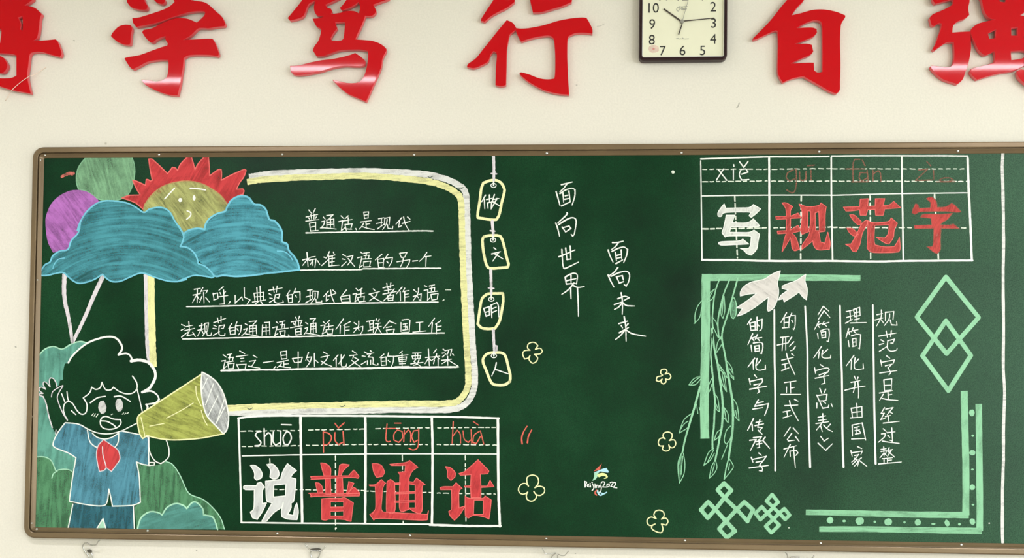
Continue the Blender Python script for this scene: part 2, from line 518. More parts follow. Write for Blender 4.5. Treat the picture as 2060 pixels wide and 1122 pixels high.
sign('glossy red acrylic character cut off by the left picture edge, a pale thread across it',
     '-420 -80 -300 -100 -200 -330 -60 -330 -60 -160 120 -190 220 -80 280 -10 255 10 205 45 240 50 290 65 325 95 345 115 330 160 325 220 308 310 272 338 350 335 460 325 480 350 510 440 495 470 430 455 340 430 270 435 245 460 235 540 225 620 235 690 255 775 200 765 100 745 0 715 -80 680 -120 640 -60 645 0 648 90 645 135 625 135 460 80 445 -100 440 -200 470 -260 470 -300 430 -200 380 -160 360 -160 100 -200 60 -420 40'
     '/150 145 185 135 188 195 187 250 165 245 172 200/-60 235 0 240 10 250 8 290 0 355 -60 350',
     ['0 465 30 480 55 520 60 550 40 590 10 605 -30 590 -60 520 -40 470'], 0, 0, 4.12)
sign('glossy red acrylic character reading 学 (study) with a white sheen on its lower hook',
     '1098 150 1150 147 1250 118 1350 85 1410 55 1450 20 1440 0 1470 -40 1560 -120 1640 -110 1600 -40 1590 8 1680 18 1730 40 1790 95 1840 140 1870 200 1860 218 1790 225 1735 235 1680 233 1640 240 1580 295 1520 330 1620 325 1700 320 1760 320 1780 350 1812 440 1800 465 1740 455 1640 452 1560 458 1520 480 1512 560 1500 620 1490 690 1465 785 1400 780 1330 760 1250 725 1190 690 1165 655 1230 660 1290 670 1350 655 1380 625 1392 560 1392 495 1310 495 1220 510 1150 545 1100 570 1080 560 1050 520 1028 480 1060 470 1150 455 1250 420 1320 395 1385 375 1390 360 1372 330 1370 300 1310 320 1265 352 1240 345 1205 310 1178 268 1190 248 1260 235 1330 200 1400 170 1450 155 1500 150 1560 158 1610 178 1632 188 1660 165 1695 130 1702 105 1690 97 1620 97 1540 112 1420 150 1300 190 1180 215 1130 225 1105 190',
     ['918 298 940 262 985 220 1035 205 1080 207 1095 235 1085 290 1080 355 1070 370 1030 368 975 345 935 315',
      '1050 0 1060 30 1090 60 1140 75 1190 80 1215 75 1222 50 1200 10 1190 -20 1120 -90 1060 -60',
      '1270 -10 1300 20 1340 32 1360 25 1368 5 1350 -30 1300 -100 1255 -60'], 0, 0, 4.12, tilt=(0.0, 0.037), front=0.027)
sign('glossy red acrylic character reading 笃 (sincere) with two white sheen bands',
     '325 150 440 12 500 -90 560 -180 620 -170 580 -70 700 -60 760 -12 735 0 640 42 655 65 685 75 695 100 685 118 760 108 800 95 870 92 915 112 925 60 912 20 880 45 830 70 775 88 758 68 800 20 870 -90 910 -170 970 -150 930 -45 1100 -50 1170 -5 1100 18 1035 42 1055 80 1055 105 1030 130 1000 135 968 133 960 160 930 230 905 280 885 325 960 330 1030 338 1090 360 1135 395 1140 420 1110 480 1095 560 1050 660 1010 750 970 835 900 805 820 770 750 715 690 655 760 670 820 682 890 680 930 660 960 610 980 540 990 460 985 420 940 410 880 408 760 415 680 440 620 460 560 462 530 415 545 380 580 330 600 260 595 238 560 215 530 155 590 150 625 135 575 132 550 105 543 60 555 10 500 40 465 120 430 150 345 172'
     '/720 185 800 185 795 250 785 320 760 335 690 335 680 320 700 280 735 235 725 210',
     ['343 545 420 540 500 520 600 500 700 488 810 465 885 440 930 470 965 500 965 525 945 545 870 548 800 545 700 560 600 590 500 610 420 620 375 615 350 590'], 500, 0, 4.12, tilt=(0.0, 0.036), front=0.027, etilt=(0.0, 0.05))
sign('glossy red acrylic character reading 行 (act), evenly red without any white sheen',
     '718 207 775 232 805 268 815 290 870 295 960 288 1100 260 1250 215 1380 190 1500 180 1545 185 1570 225 1605 300 1605 350 1540 340 1440 342 1380 365 1350 400 1345 560 1350 700 1355 820 1365 980 1250 970 1100 930 950 850 870 785 850 755 870 748 950 770 1050 808 1130 820 1190 815 1215 790 1220 600 1210 430 1195 390 1160 370 1080 375 960 400 870 430 850 400 820 340 812 308 790 325 750 360 735 420 720 520 715 700 710 880 660 892 600 880 605 700 615 580 608 540 580 530 550 570 525 635 470 670 380 705 305 690 320 660 400 600 480 500 560 400 640 300',
     ['455 190 560 30 620 -60 700 -90 800 -40 800 20 720 80 640 120 560 165 490 225 455 215',
      '962 10 990 130 1080 125 1200 90 1300 60 1390 20 1400 -40 1200 -60 960 -30'], 880, 0, 5.15, tilt=(0.0, 0.0))
sign('glossy red acrylic character reading 自 (self) to the right of the wall clock',
     '185 268 300 150 380 50 430 -10 480 -80 570 -70 540 0 490 55 455 105 520 90 600 68 680 65 760 80 825 105 825 120 800 160 793 200 790 300 793 450 790 560 788 620 765 645 720 630 650 590 560 540 530 528 450 545 395 570 370 530 358 480 362 300 358 215 330 215 210 270'
     '/490 193 550 160 610 140 650 145 665 175 668 300 668 495 635 500 610 485 608 432 560 432 450 438 520 405 580 380 605 355 595 310 560 300 475 305 540 280 600 255 630 225 628 200 600 190 550 190',
     [], 1460, 0, 3.432, tilt=(0.0, 0.0))
sign('glossy red acrylic character reading 强 (strong) cut off by the right picture edge',
     '1425 0 1445 30 1500 15 1560 0 1568 8 1565 30 1540 50 1490 75 1430 100 1405 125 1420 175 1440 180 1470 160 1490 165 1485 200 1470 240 1450 300 1430 335 1440 350 1480 320 1530 290 1575 290 1580 380 1570 440 1540 460 1480 455 1425 450 1415 458 1440 490 1500 540 1570 565 1605 575 1640 545 1660 490 1680 430 1695 330 1690 240 1685 218 1620 220 1565 225 1570 180 1600 150 1650 130 1680 105 1672 60 1680 0 1660 -80 1420 -90',
     ['1700 -90 1760 0 1775 60 1800 110 1830 132 1860 135 1800 148 1740 165 1700 195 1690 230 1720 290 1745 340 1775 370 1800 378 1855 352 1862 385 1855 430 1800 445 1700 470 1690 490 1710 520 1740 545 1820 520 1900 500 2000 482 2080 440 2150 470 2220 440 2160 380 2220 330 2230 150 2130 125 2030 108 2100 60 2200 -20 2150 -120 1900 -120'
      '/1810 230 1865 205 1862 262 1820 268/1970 195 2015 190 2015 245 1972 245/1970 352 2050 348 2100 362 2050 400 1975 412/1880 -20 1890 15 1925 20 1937 -20',
      '2010 490 2050 480 2120 520 2180 600 2140 620 2060 570 2020 530'], 1460, 0, 3.432, tilt=(0.0, 0.044), front=0.027)

# pale thread across the first character
M_THREAD = plain('pale_thread', srgb(236, 214, 196), rough=0.6)
th = [px(24, 181, 0.027), px(42, 165, 0.027), px(58, 154, 0.0265), px(63, 152, 0.024)]
link('loose_thread', tube([[px(11, 202, 0.001), px(20, 188, 0.012)] + th + [px(72, 149, 0.010), px(84, 141, 0.003), px(93, 135, 0.001)]], 0.0011, 6), M_THREAD,
     label='thin pale thread stuck slantwise across the leftmost red character', category='thread')

# ------------------------------------------------------------------ wall clock
M_CASE = plain('dark_maroon_plastic', srgb(38, 12, 16), rough=0.35, spec=0.25)
M_DIAL = plain('cream_dial_card', srgb(232, 230, 202), rough=0.6, vary=0.02)
M_DIALRIM = plain('white_inner_rim', srgb(246, 246, 238), rough=0.5)
M_INK = plain('black_ink', srgb(22, 22, 20), rough=0.5)
M_HAND = plain('dark_hand_metal', srgb(52, 42, 36), rough=0.35)
M_GREY = plain('grey_metal', srgb(150, 148, 140), rough=0.35, metal=0.3)
M_PALEINK = plain('grey_ink', srgb(165, 165, 150), rough=0.6)
M_STICKER = chalk('pink_sticker_film', srgb(240, 206, 194), cover=0.5, contrast=0.3, smear=0.6)
def glass():
    m = bpy.data.materials.new('clear_glass'); m.use_nodes = True
    nt = m.node_tree; nt.nodes.clear()
    o = nt.nodes.new('ShaderNodeOutputMaterial'); mx = nt.nodes.new('ShaderNodeMixShader')
    t = nt.nodes.new('ShaderNodeBsdfTransparent'); g = nt.nodes.new('ShaderNodeBsdfGlossy'); fr = nt.nodes.new('ShaderNodeFresnel')
    g.inputs['Roughness'].default_value = 0.03; fr.inputs['IOR'].default_value = 1.3
    nt.links.new(fr.outputs[0], mx.inputs[0]); nt.links.new(t.outputs[0], mx.inputs[1]); nt.links.new(g.outputs[0], mx.inputs[2]); nt.links.new(mx.outputs[0], o.inputs[0])
    return m
clock = empty('wall_clock', 'square dark-maroon wall clock with cream dial, hung between the red characters', 'clock')
CD = 0.040                                   # case depth
c0 = px(1374.7, 44, CD)
CWx, CWz = (px(1463.5, 44, CD).x - px(1286, 44, CD).x) / 2, c0.z - px(1374, 119.8, CD).z                        # half sizes in metres
def rrect(cx, cz, hx, hz, r, n=6):
    out = []
    for qx, qz, a0 in ((1, 1, 0), (-1, 1, 90), (-1, -1, 180), (1, -1, 270)):
        for i in range(n + 1):
            a = math.radians(a0 + 90 * i / n)
            out.append((cx + qx * (hx - r) + math.cos(a) * r, cz + qz * (hz - r) + math.sin(a) * r))
    return out
def lathe_rect(profile, cx, cz, hx, hz, r, n=6, inner_cap=False, outer_back=None):
    """profile: list of (inset from the outer edge, distance off the wall)"""
    V, Fc = [], []
    rings = []
    for ins, d in profile:
        ring = rrect(cx, cz, hx - ins, hz - ins, max(r - ins, 0.002), n)
        rings.append(len(V)); V += [(x, -d, z) for x, z in ring]
    m = len(rrect(0, 0, 1, 1, .1, n))
    for a in range(len(rings) - 1):
        for i in range(m):
            j = (i + 1) % m
            Fc.append((rings[a] + i, rings[a] + j, rings[a + 1] + j, rings[a + 1] + i))
    if inner_cap: Fc.append(tuple(rings[-1] + i for i in range(m)))
    me = mesh('ring', V, Fc)
    bm = bmesh.new(); bm.from_mesh(me); bmesh.ops.recalc_face_normals(bm, faces=bm.faces[:]); bm.to_mesh(me); bm.free()
    return me
link('case', lathe_rect([(0.004, 0.001), (0.0015, 0.004), (0, 0.010), (0, CD - 0.008), (0.002, CD - 0.002), (0.005, CD), (0.0085, CD), (0.0105, CD - 0.003), (0.0105, 0.022), (0.06, 0.022), (0.06, 0.001)], c0.x, c0.z, CWx, CWz, 0.017), M_CASE, parent=clock)
DIAL = 0.026
link('inner_rim', lathe_rect([(0.0106, 0.0225), (0.0106, DIAL + 0.0085), (0.0125, DIAL + 0.0085), (0.0125, 0.0225)], c0.x, c0.z, CWx, CWz, 0.017), M_DIALRIM, parent=clock)
dme = mesh('dial', [(x, -DIAL, z) for x, z in rrect(c0.x, c0.z, CWx - 0.0124, CWz - 0.0124, 0.005)] + [(x, -0.0222, z) for x, z in rrect(c0.x, c0.z, CWx - 0.0124, CWz - 0.0124, 0.005)],
           [tuple(range(27, -1, -1)), tuple(range(28, 56))] + [(i, (i + 1) % 28, 28 + (i + 1) % 28, 28 + i) for i in range(28)])
bm = bmesh.new(); bm.from_mesh(dme); bmesh.ops.recalc_face_normals(bm, faces=bm.faces[:]); bm.to_mesh(dme); bm.free()
link('dial', dme, M_DIAL, parent=clock)
CK = (1260, 0, 7.0125)
def cp(x, y, d): return px(CK[0] + x / CK[2], CK[1] + y / CK[2], d)
def text_mesh(s, size, at, depth, shear=0.0, extrude=0.0004):
    cu = bpy.data.curves.new('t', 'FONT'); cu.body = s; cu.size = size; cu.align_x = 'CENTER'; cu.align_y = 'CENTER'; cu.extrude = extrude; cu.shear = shear
    cu.offset = 0.0
    tmp = bpy.data.objects.new('tmp', cu); COL.objects.link(tmp)
    dg = bpy.context.evaluated_depsgraph_get()
    me = bpy.data.meshes.new_from_object(tmp.evaluated_get(dg), depsgraph=dg)
    bpy.data.objects.remove(tmp); bpy.data.curves.remove(cu); me.materials.clear()
    xs = [v.co.x for v in me.vertices]; ys = [v.co.y for v in me.vertices]
    ox, oy = (min(xs) + max(xs)) / 2, (min(ys) + max(ys)) / 2
    for v in me.vertices:
        x, y, z = v.co
        v.co = Vector((at.x + (x - ox) * 0.96, -depth - z, at.z + (y - oy)))
    return me
for s, zx, zy in (('10', 385, 112), ('9', 365, 340), ('8', 360, 560), ('7', 515, 715), ('6', 793, 712), ('5', 1075, 712), ('4', 1225, 548), ('3', 1230, 325), ('2', 1225, 95), ('11', 520, -62), ('12', 795, -62), ('1', 1075, -62)):
    link('numeral', text_mesh(s, 0.0475, cp(zx, zy, DIAL), DIAL + 0.0004), M_INK, parent=clock)
# hour / minute / second hands
def bar(p, q, w0, w1, d, t=0.0008):
    a = cp(p[0], p[1], d); b = cp(q[0], q[1], d)
    dx, dz = b.x - a.x, b.z - a.z; l = math.hypot(dx, dz); nx, nz = -dz / l, dx / l
    V = []
    for y in (-d, -d + t):
        for pt, w in ((a, w0), (b, w1)):
            V += [(pt.x + nx * w / 2, y, pt.z + nz * w / 2), (pt.x - nx * w / 2, y, pt.z - nz * w / 2)]
    me = mesh('bar', V, [(0, 1, 3, 2), (4, 6, 7, 5), (0, 2, 6, 4), (1, 5, 7, 3), (0, 4, 5, 1), (2, 3, 7, 6)])
    bm = bmesh.new(); bm.from_mesh(me); bmesh.ops.recalc_face_normals(bm, faces=bm.faces[:]); bm.to_mesh(me); bm.free()
    return me
link('hour_hand', bar((800, 318), (530, 125), 0.0054, 0.0044, DIAL + 0.004), M_HAND, parent=clock)
link('minute_hand', bar((770, 300), (1240, 253), 0.0040, 0.0024, DIAL + 0.0056), M_HAND, parent=clock)
link('second_hand', bar((792, 290), (885, -40), 0.0018, 0.0014, DIAL + 0.0074), M_GREY, parent=clock, label='thin grey second hand')
link('second_hand_tail', bar((790, 330), (738, 487), 0.0036, 0.0040, DIAL + 0.0072), M_HAND, parent=clock)
def disc(c, r, d0, d1, n=20):
    V = [(c.x + math.cos(math.tau * i / n) * r, -d, c.z + math.sin(math.tau * i / n) * r) for d in (d0, d1) for i in range(n)]
    me = mesh('disc', V, [tuple(range(n)), tuple(range(2 * n - 1, n - 1, -1))] + [(i, (i + 1) % n, n + (i + 1) % n, n + i) for i in range(n)])
    bm = bmesh.new(); bm.from_mesh(me); bmesh.ops.recalc_face_normals(bm, faces=bm.faces[:]); bm.to_mesh(me); bm.free()
    return me
link('hand_hub', disc(cp(785, 312, DIAL), 0.0062, DIAL + 0.0003, DIAL + 0.009), M_GREY, parent=clock)
def cs(x, y, lift): return px(x, y, DIAL + 0.0004 + lift)
d = Draw(0, cs)
d.line(P('760 90 725 105 708 130 712 150 735 158/745 110 760 125 745 145/770 120 785 105 780 140 795 110 800 140 815 115 825 140 840 105 850 125 830 140/735 100 800 95 860 92', *CK), 1.5)
d.build('dial_emblem', M_PALEINK, clock, 'grey script trade emblem on the upper dial')
d = Draw(0, cs)
d.line(P('705 545 730 540 750 550 770 545/785 552 795 535 810 548 880 546', *CK), 1.3)
d.build('dial_emblem', M_PALEINK, clock, 'small grey script line on the lower dial')
d = Draw(1, cs)
d.fill(P('325 650 370 635 420 640 455 670 460 715 430 735 370 745 330 725 312 690', *CK))
d.build('sticker', M_STICKER, clock, 'pale pink round sticker at the lower left of the dial')
d = Draw(2, cs)
d.blob(CK[0] + 385 / CK[2], 690 / CK[2], 2.4, 2.0)
d.build('sticker_mark', plain('faded_red_ink', srgb(205, 130, 125), rough=0.7), clock)
gme = mesh('glass', [(x, -(CD - 0.002), z) for x, z in rrect(c0.x, c0.z, CWx - 0.0106, CWz - 0.0106, 0.006)], [tuple(range(27, -1, -1))])
link('glass_cover', gme, glass(), parent=clock)

# small grey scuffs on the wall
_wall = bpy.data.objects['wall_back']
M_SCUFF = plain('grey_scuff', srgb(176, 172, 158), rough=0.8)
def wall_s(x, y, lift): return px(x, y, lift)
for st, w in (([(1487, 207), (1485, 213), (1482, 217)], 2.6), ([(1201, 53), (1208, 52), (1216, 48)], 1.0), ([(148, 81.5), (150, 82)], 2.2), ([(31, 697), (32, 698)], 3.2), ([(1159, 171), (1161, 171)], 1.6), ([(395, 1107), (396, 1107)], 2.4), ([(1157, 1113), (1158, 1113)], 2.0)):
    Draw(0, wall_s).line([st], w).build('scuff_mark', M_SCUFF, _wall)

# ------------------------------------------------------------------ wire hooks under the board
def hook(label, strokes, x0, y0, k, depths, r=0.0022, boss=None):
    root = empty('wall_hook', label, 'hook')
    for n, st in enumerate(P(strokes, x0, y0, k)):
        dd = depths[n]
        pts = [px(p[0], p[1], dd[0] + (dd[1] - dd[0]) * i / (len(st) - 1)) for i, p in enumerate(st)]
        link('wire', tube([pts], r), M_STEEL, parent=root)
    if boss:
        b = P(boss, x0, y0, k)[0]
        solid('wire_clip', [b], 0.010, 0.0095, M_DARKSTEEL, parent=root, bevel=0.0008, step=1.0)
    # the screwed plate that carries the wires, just under the picture edge
    c = P('0 0 1 1', x0, y0, k)
    q = px(x0 + hook.cx / k, y0 + 52, 0.0)
    link('wall_plate', box(q.x - 0.020, q.x + 0.020, -0.006, 0.0, q.z - 0.045, q.z - 0.002, 0.0015), M_STEEL, parent=root)
    return root
hook.cx = 870
hook('bent wire coat hook under the board\'s left corner, with a dark clip', '1185 245 1130 290 1080 370 960 385 780 320 700 370 690 440 760 590 840 680 870 800/860 560 930 600 960 690 930 830',
     120, 1070, 14.71, [(0.030, 0.006), (0.006, 0.005)], boss='800 540 860 510 910 530 930 600 890 610 820 595')
hook.cx = 800
hook('bent wire coat hook under the board below the first title grid cell', '500 340 560 440 640 520 780 560 950 550 1010 530 1100 410/950 580 920 680 860 830/700 560 650 600 660 680 720 830',
     580, 1070, 14.71, [(0.030, 0.030), (0.010, 0.005), (0.010, 0.005)], boss='640 500 760 480 880 478 940 500 985 540 860 548 700 545')
hook.cx = 990
hook('bent wire coat hook under the middle of the board', '600 480 640 560 700 640 860 640 1010 610/1060 650 1160 690 1260 690 1330 620 1390 555/1010 620 930 680 880 740 880 850/1050 660 1070 850',
     1050, 1070, 14.71, [(0.030, 0.015), (0.015, 0.030), (0.012, 0.005), (0.012, 0.005)], r=0.0017)
hook.cx = 950
hook('bent wire coat hook at the bottom edge, right of the middle', '590 460 640 530 670 640 800 690 950 720/740 600 880 590 1010 600/950 720 1300 680 1390 610 1430 560/900 700 905 760 910 850/990 710 990 770 985 850',
     1540, 1080, 14.71, [(0.030, 0.012), (0.010, 0.010), (0.012, 0.030), (0.012, 0.005), (0.012, 0.005)])

# ------------------------------------------------------------------ blackboard
board = empty('blackboard', 'long green blackboard in a bronze metal frame, covered in chalk drawings', 'blackboard')
FD = 0.026
TL = px(72, 295, FD); BL = px(50, 1081, FD); TR = px(2060, 284.5, FD); BR = px(2060, 1115.6, FD)
bz1 = (px(500, 293, FD).z + TR.z + px(1460, 285.5, FD).z) / 3
bz0 = (px(580, 1092, FD).z + px(1540, 1108, FD).z + BR.z) / 3
bx0 = (px(61.4, 465, FD).x + px(53.5, 760, FD).x + px(46.8, 1050, FD).x) / 3
bx1 = 2.75
hx, hz = (bx1 - bx0) / 2, (bz1 - bz0) / 2
fcx, fcz = (bx0 + bx1) / 2, (bz0 + bz1) / 2
prof = [(0.0, 0.001), (0.0, 0.019), (0.0015, 0.0235), (0.005, FD), (0.018, FD), (0.0203, 0.0248), (0.0208, 0.0150), (0.0238, 0.0150), (0.0243, 0.0235), (0.0262, 0.0243), (0.030, 0.0200), (0.036, 0.0150), (0.0375, 0.0135), (0.0375, 0.002), (0.02, 0.001)]
link('frame', lathe_rect(prof, fcx, fcz, hx, hz, 0.040, n=10), M_FRAME, parent=board, label='bronze metal frame with rounded corners')
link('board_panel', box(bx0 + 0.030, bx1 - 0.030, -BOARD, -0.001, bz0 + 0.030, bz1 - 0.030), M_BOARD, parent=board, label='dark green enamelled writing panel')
def screw(x, y):
    c = px(x, y, 0.0195)
    bm = bmesh.new()
    bmesh.ops.create_uvsphere(bm, u_segments=10, v_segments=6, radius=0.0052)
    for v in bm.verts: v.co = Vector((c.x + v.co.x, -0.0195 + v.co.y * 0.7, c.z + v.co.z))
    me = bpy.data.meshes.new('screw'); bm.to_mesh(me); bm.free()
    for p in me.polygons: p.use_smooth = True
    link('screw', me, M_STEEL, parent=board)
for s in ((91, 311.5), (320, 310.5), (568, 310), (833, 311), (1100, 308), (1371, 307), (1648, 304.5), (1927, 303.5), (80.5, 322), (74.5, 563), (67, 838), (63, 1052),
          (74, 1064), (297, 1067.5), (558, 1073), (825, 1077), (1099, 1083.5), (1378, 1087), (1651, 1092.5), (1934, 1095.5)):
    screw(*s)

# ------------------------------------------------------------------ chalk colours
C_WHITE = chalk('white_chalk', srgb(232, 236, 226), cover=1.05, contrast=0.55, smear=-0.2, tint=0.04)
C_DASH = chalk('thin_white_chalk', srgb(232, 240, 222), cover=0.85, contrast=0.9, tint=0.05)
C_BLOCKW = chalk('white_chalk_fill', srgb(200, 201, 198), cover=1.08, contrast=0.45, angle=65, hatch=120, tint=0.10)
C_LILAC = chalk('grey_white_chalk', srgb(214, 208, 210), cover=0.98, contrast=0.6, angle=80, hatch=90, tint=0.08)
C_EYE = chalk('grey_eye_chalk', srgb(200, 200, 196), cover=1.0, contrast=0.5, angle=40, hatch=260, tint=0.14)
C_YEL = chalk('yellow_chalk', srgb(226, 224, 160), cover=1.02, contrast=0.5, angle=88, hatch=90, tint=0.06)
C_YELH = chalk('yellow_chalk_level', srgb(222, 220, 158), cover=0.97, contrast=0.5, angle=3, hatch=130, tint=0.07)
C_PALEY = chalk('pale_yellow_chalk', srgb(236, 234, 178), cover=1.0, contrast=0.55, tint=0.04)
C_BANDW = chalk('white_band_chalk', srgb(216, 216, 210), cover=0.98, contrast=0.6, angle=3, hatch=110, tint=0.08)
C_MINT = chalk('mint_chalk', srgb(140, 194, 154), cover=0.98, contrast=0.5, angle=88, hatch=70, tint=0.08)
C_MINTH = chalk('mint_chalk_level', srgb(136, 190, 150), cover=0.95, contrast=0.5, angle=2, hatch=90, tint=0.08)
C_MINTL = chalk('mint_chalk_line', srgb(146, 200, 160), cover=0.98, contrast=0.7, tint=0.06)
C_MINTP = chalk('thin_mint_chalk_fill', srgb(140, 200, 158), cover=0.45, contrast=0.7, angle=80, hatch=120)
C_REDF = chalk('red_chalk_fill', srgb(196, 66, 68), cover=0.97, contrast=0.35, angle=70, hatch=110, tint=0.13)
C_REDF2 = chalk('faded_red_chalk_fill', srgb(190, 76, 72), cover=0.86, contrast=0.5, angle=70, hatch=110, tint=0.12)
C_REDL = chalk('red_chalk_line', srgb(224, 108, 104), cover=0.98, contrast=0.5, tint=0.08)
C_REDP = chalk('thin_red_chalk', srgb(222, 108, 92), cover=0.88, contrast=0.9, tint=0.08)
C_BROWN = chalk('rubbed_red_chalk', srgb(146, 104, 86), cover=0.64, contrast=1.0, tint=0.1)
C_RAYS = chalk('red_ray_chalk', srgb(194, 66, 68), cover=0.93, contrast=0.38, angle=60, hatch=80, smear=0.45, tint=0.13)
C_SUN = chalk('olive_yellow_chalk', srgb(168, 170, 108), cover=0.78, contrast=0.5, angle=-52, hatch=85, smear=0.45, tint=0.14)
C_SUNL = chalk('sun_rim_chalk', srgb(196, 158, 108), cover=0.7, contrast=0.9)
C_GBAL = chalk('sage_chalk', srgb(124, 168, 130), cover=0.84, contrast=0.50, angle=-72, hatch=90, smear=0.45, tint=0.10)
C_GBALL = chalk('sage_chalk_line', srgb(138, 190, 150), cover=0.85, contrast=0.8)
C_PURP = chalk('purple_chalk', srgb(174, 108, 180), cover=0.86, contrast=0.5, angle=-50, hatch=95, smear=0.45, tint=0.12)
_a1 = bp(250, 760); _a2 = bp(480, 700)
C_CL1 = chalk('teal_cloud_chalk', srgb(74, 142, 152), cover=0.78, contrast=0.50, arc=(_a1.x, 0, _a1.z), hatch=75, smear=0.7, tint=0.16)
C_CL2 = chalk('blue_cloud_chalk', srgb(80, 150, 164), cover=0.82, contrast=0.62, arc=(_a2.x, 0, _a2.z), hatch=70, smear=0.6, tint=0.16)
C_CLL = chalk('sky_blue_chalk_line', srgb(118, 192, 212), cover=0.98, contrast=0.5, tint=0.06)
C_HILL = chalk('teal_hill_chalk', srgb(100, 160, 142), cover=0.88, contrast=0.35, angle=85, hatch=60, tint=0.12, smear=0.5)
C_BUSH = chalk('green_bush_chalk', srgb(86, 138, 100), cover=0.78, contrast=0.55, angle=88, hatch=75, tint=0.14, smear=0.3)
C_BUSH2 = chalk('teal_bush_chalk', srgb(88, 146, 136), cover=0.86, contrast=0.45, angle=15, hatch=70, tint=0.12, smear=0.3)
C_SHIRT = chalk('blue_shirt_chalk', srgb(84, 140, 158), cover=0.86, contrast=0.55, angle=80, hatch=70, tint=0.16, smear=0.7)
C_PANTS = chalk('dark_blue_chalk', srgb(58, 108, 120), cover=0.78, contrast=0.55, angle=84, hatch=75, tint=0.16)
C_MEGA = chalk('olive_chalk', srgb(162, 168, 86), cover=0.90, contrast=0.55, angle=-22, hatch=95, smear=0.45, tint=0.14)
C_BELL = chalk('grey_bell_chalk', srgb(184, 186, 184), cover=0.86, contrast=0.75, angle=-62, hatch=75, tint=0.14)
C_PINK = chalk('pink_red_smear', srgb(206, 116, 106), cover=0.75, contrast=1.2, angle=0, hatch=200)
C_SKY = chalk('light_blue_chalk', srgb(170, 214, 226), cover=1.0, contrast=0.5)
C_LGREEN = chalk('light_green_chalk', srgb(170, 216, 186), cover=0.98, contrast=0.5)
C_SMUDGE = chalk('wiped_chalk_dust', srgb(150, 190, 165), cover=0.06, contrast=0.45, smear=0.15, grain=150)

A_ = (600, 410, 6.867); B_ = (350, 560, 6.867); C_ = (620, 560, 6.645); D_ = (430, 695, 7.923); E_ = (670, 695, 7.923)
F1 = (940, 310, 4.488); G_ = (940, 550, 4.488); HH = (470, 820, 4.3167); J_ = (730, 820, 4.3167); K_ = (1400, 300, 4.6733); L_ = (1660, 300, 4.6742)
M_ = (1090, 350, 6.6); N_ = (1090, 480, 5.1); PP = (1490, 600, 6.233); Q_ = (1490, 770, 5.9056); R_ = (1660, 600, 6.233); T_ = (1660, 770, 5.9056)
O_ = (1350, 740, 4.676); S_ = (1350, 530, 4.877); U_ = (1820, 530, 4.1542); V_ = (1680, 770, 3.1868); WW = (1390, 950, 6.5226)
X_ = (1030, 660, 5.1); Y_ = (1030, 860, 4.675); Z_ = (1160, 920, 12.467)
I1 = (40, 285, 6.059); I2 = (360, 285, 6.064); I3 = (60, 440, 4.3147); I4 = (360, 380, 5.611); I5 = (50, 660, 5.611); I6 = (230, 700, 5.611); I7 = (40, 850, 4.125); I8 = (240, 850, 4.125)

def group_part(name, label):
    return empty(name, label, parent=board)
def chars(parent, reg, items, w=2.1, mat=None, layer=6):
    for it in items:
        ch, s = it[0], it[1]
        d = Draw(layer); d.line(P(s, *(it[2] if len(it) > 2 else reg)), w * 1.05, w * 0.68, step=1.8, jit=0.16)
        d.build('comma' if ch in ',.' else 'written_character', mat or C_WHITE, parent)

random.seed(11)
# ------------------------------------------------------------------ balloons, sun, clouds
g = Draw(1).fill(P('800 195 1050 187 1300 182 1365 190 1395 280 1400 400 1370 540 1320 640 1250 690 1130 720 960 700 880 640 790 595 715 580 690 500 690 400 720 300', *I1))
b1 = g.build('chalk_balloon', C_GBAL, board, 'sage green chalk balloon cut by the top frame')
Draw(2).loop(P('800 195 1050 187 1300 182 1365 190 1395 280 1400 400 1370 540 1320 640 1250 690 1130 720 960 700 880 640 790 595 715 580 690 500 690 400 720 300', *I1), 2).build('outline', C_GBALL, b1)
pp = P('690 588 600 600 480 660 380 760 320 900 312 1000 325 1150', *I1)[0] + [(98, 491), (107, 508), (122, 504.5), (138, 500), (146, 482), (158, 464), (164, 449), (175, 430), (188, 416), (200, 405)] + P('900 660 820 610 750 592', *I1)[0]
b2 = Draw(3).fill([pp]).build('chalk_balloon', C_PURP, board, 'purple chalk balloon half behind the left cloud')
Draw(2).line(P('510 425 560 400 600 388 650 385', *I1), 5, 7, jit=.3).build('chalk_smear', C_PINK, board, 'small pinkish red chalk smear near the top left corner')
ra = P('1500 820 1400 740 1245 685 1330 655 1450 650 1465 640 1430 590 1375 470 1420 480 1530 530 1540 460 1560 460 1590 480 1615 470 1590 350 1570 210 1610 210 1700 290 1800 390 1860 310 1900 320 1920 350 1960 270 2040 190', *I1)[0] + \
     P('150 178 180 280 195 340 240 260 330 165 360 190 370 300 375 415 480 340 515 340 520 400 515 470 650 400 800 335 820 350 790 430 740 500 700 580 780 575 795 600 780 640 720 660 620 740', *I2)[0]
rays = Draw(2).fill([ra + [(448, 412), (430, 395), (405, 381), (378, 376), (350, 378), (325, 388), (308, 402), (300, 418)]]).build('chalk_sun', C_RAYS, board, 'spiky red sun rays around a yellow face')
Draw(3).line([ra], 2.2, corner=40).build('ray_outline', C_REDL, rays)
sd = [(288, 428), (290, 412), (305, 392), (325, 376), (350, 367), (378, 364), (405, 369), (430, 382), (447, 396), (458, 412), (454, 426), (438, 432), (424, 441), (415, 453), (412, 462), (396, 461), (378, 466), (368, 473), (362, 464), (355, 453), (348, 443), (340, 428), (330, 420), (317, 418.5), (301, 421.5)]
Draw(4).fill([sd]).build('sun_face', C_SUN, rays, 'olive yellow round face of the sun')
Draw(5).line([sd[1:10]], 2).build('face_rim', C_SUNL, rays)
f = Draw(5).line(P('1765 695 1885 565', *I1), 2.6).line(P('140 568 230 573 325 588', *I2), 3.4, 2.6).line(P('100 843 140 862 142 900 95 945', *I2), 2.6)
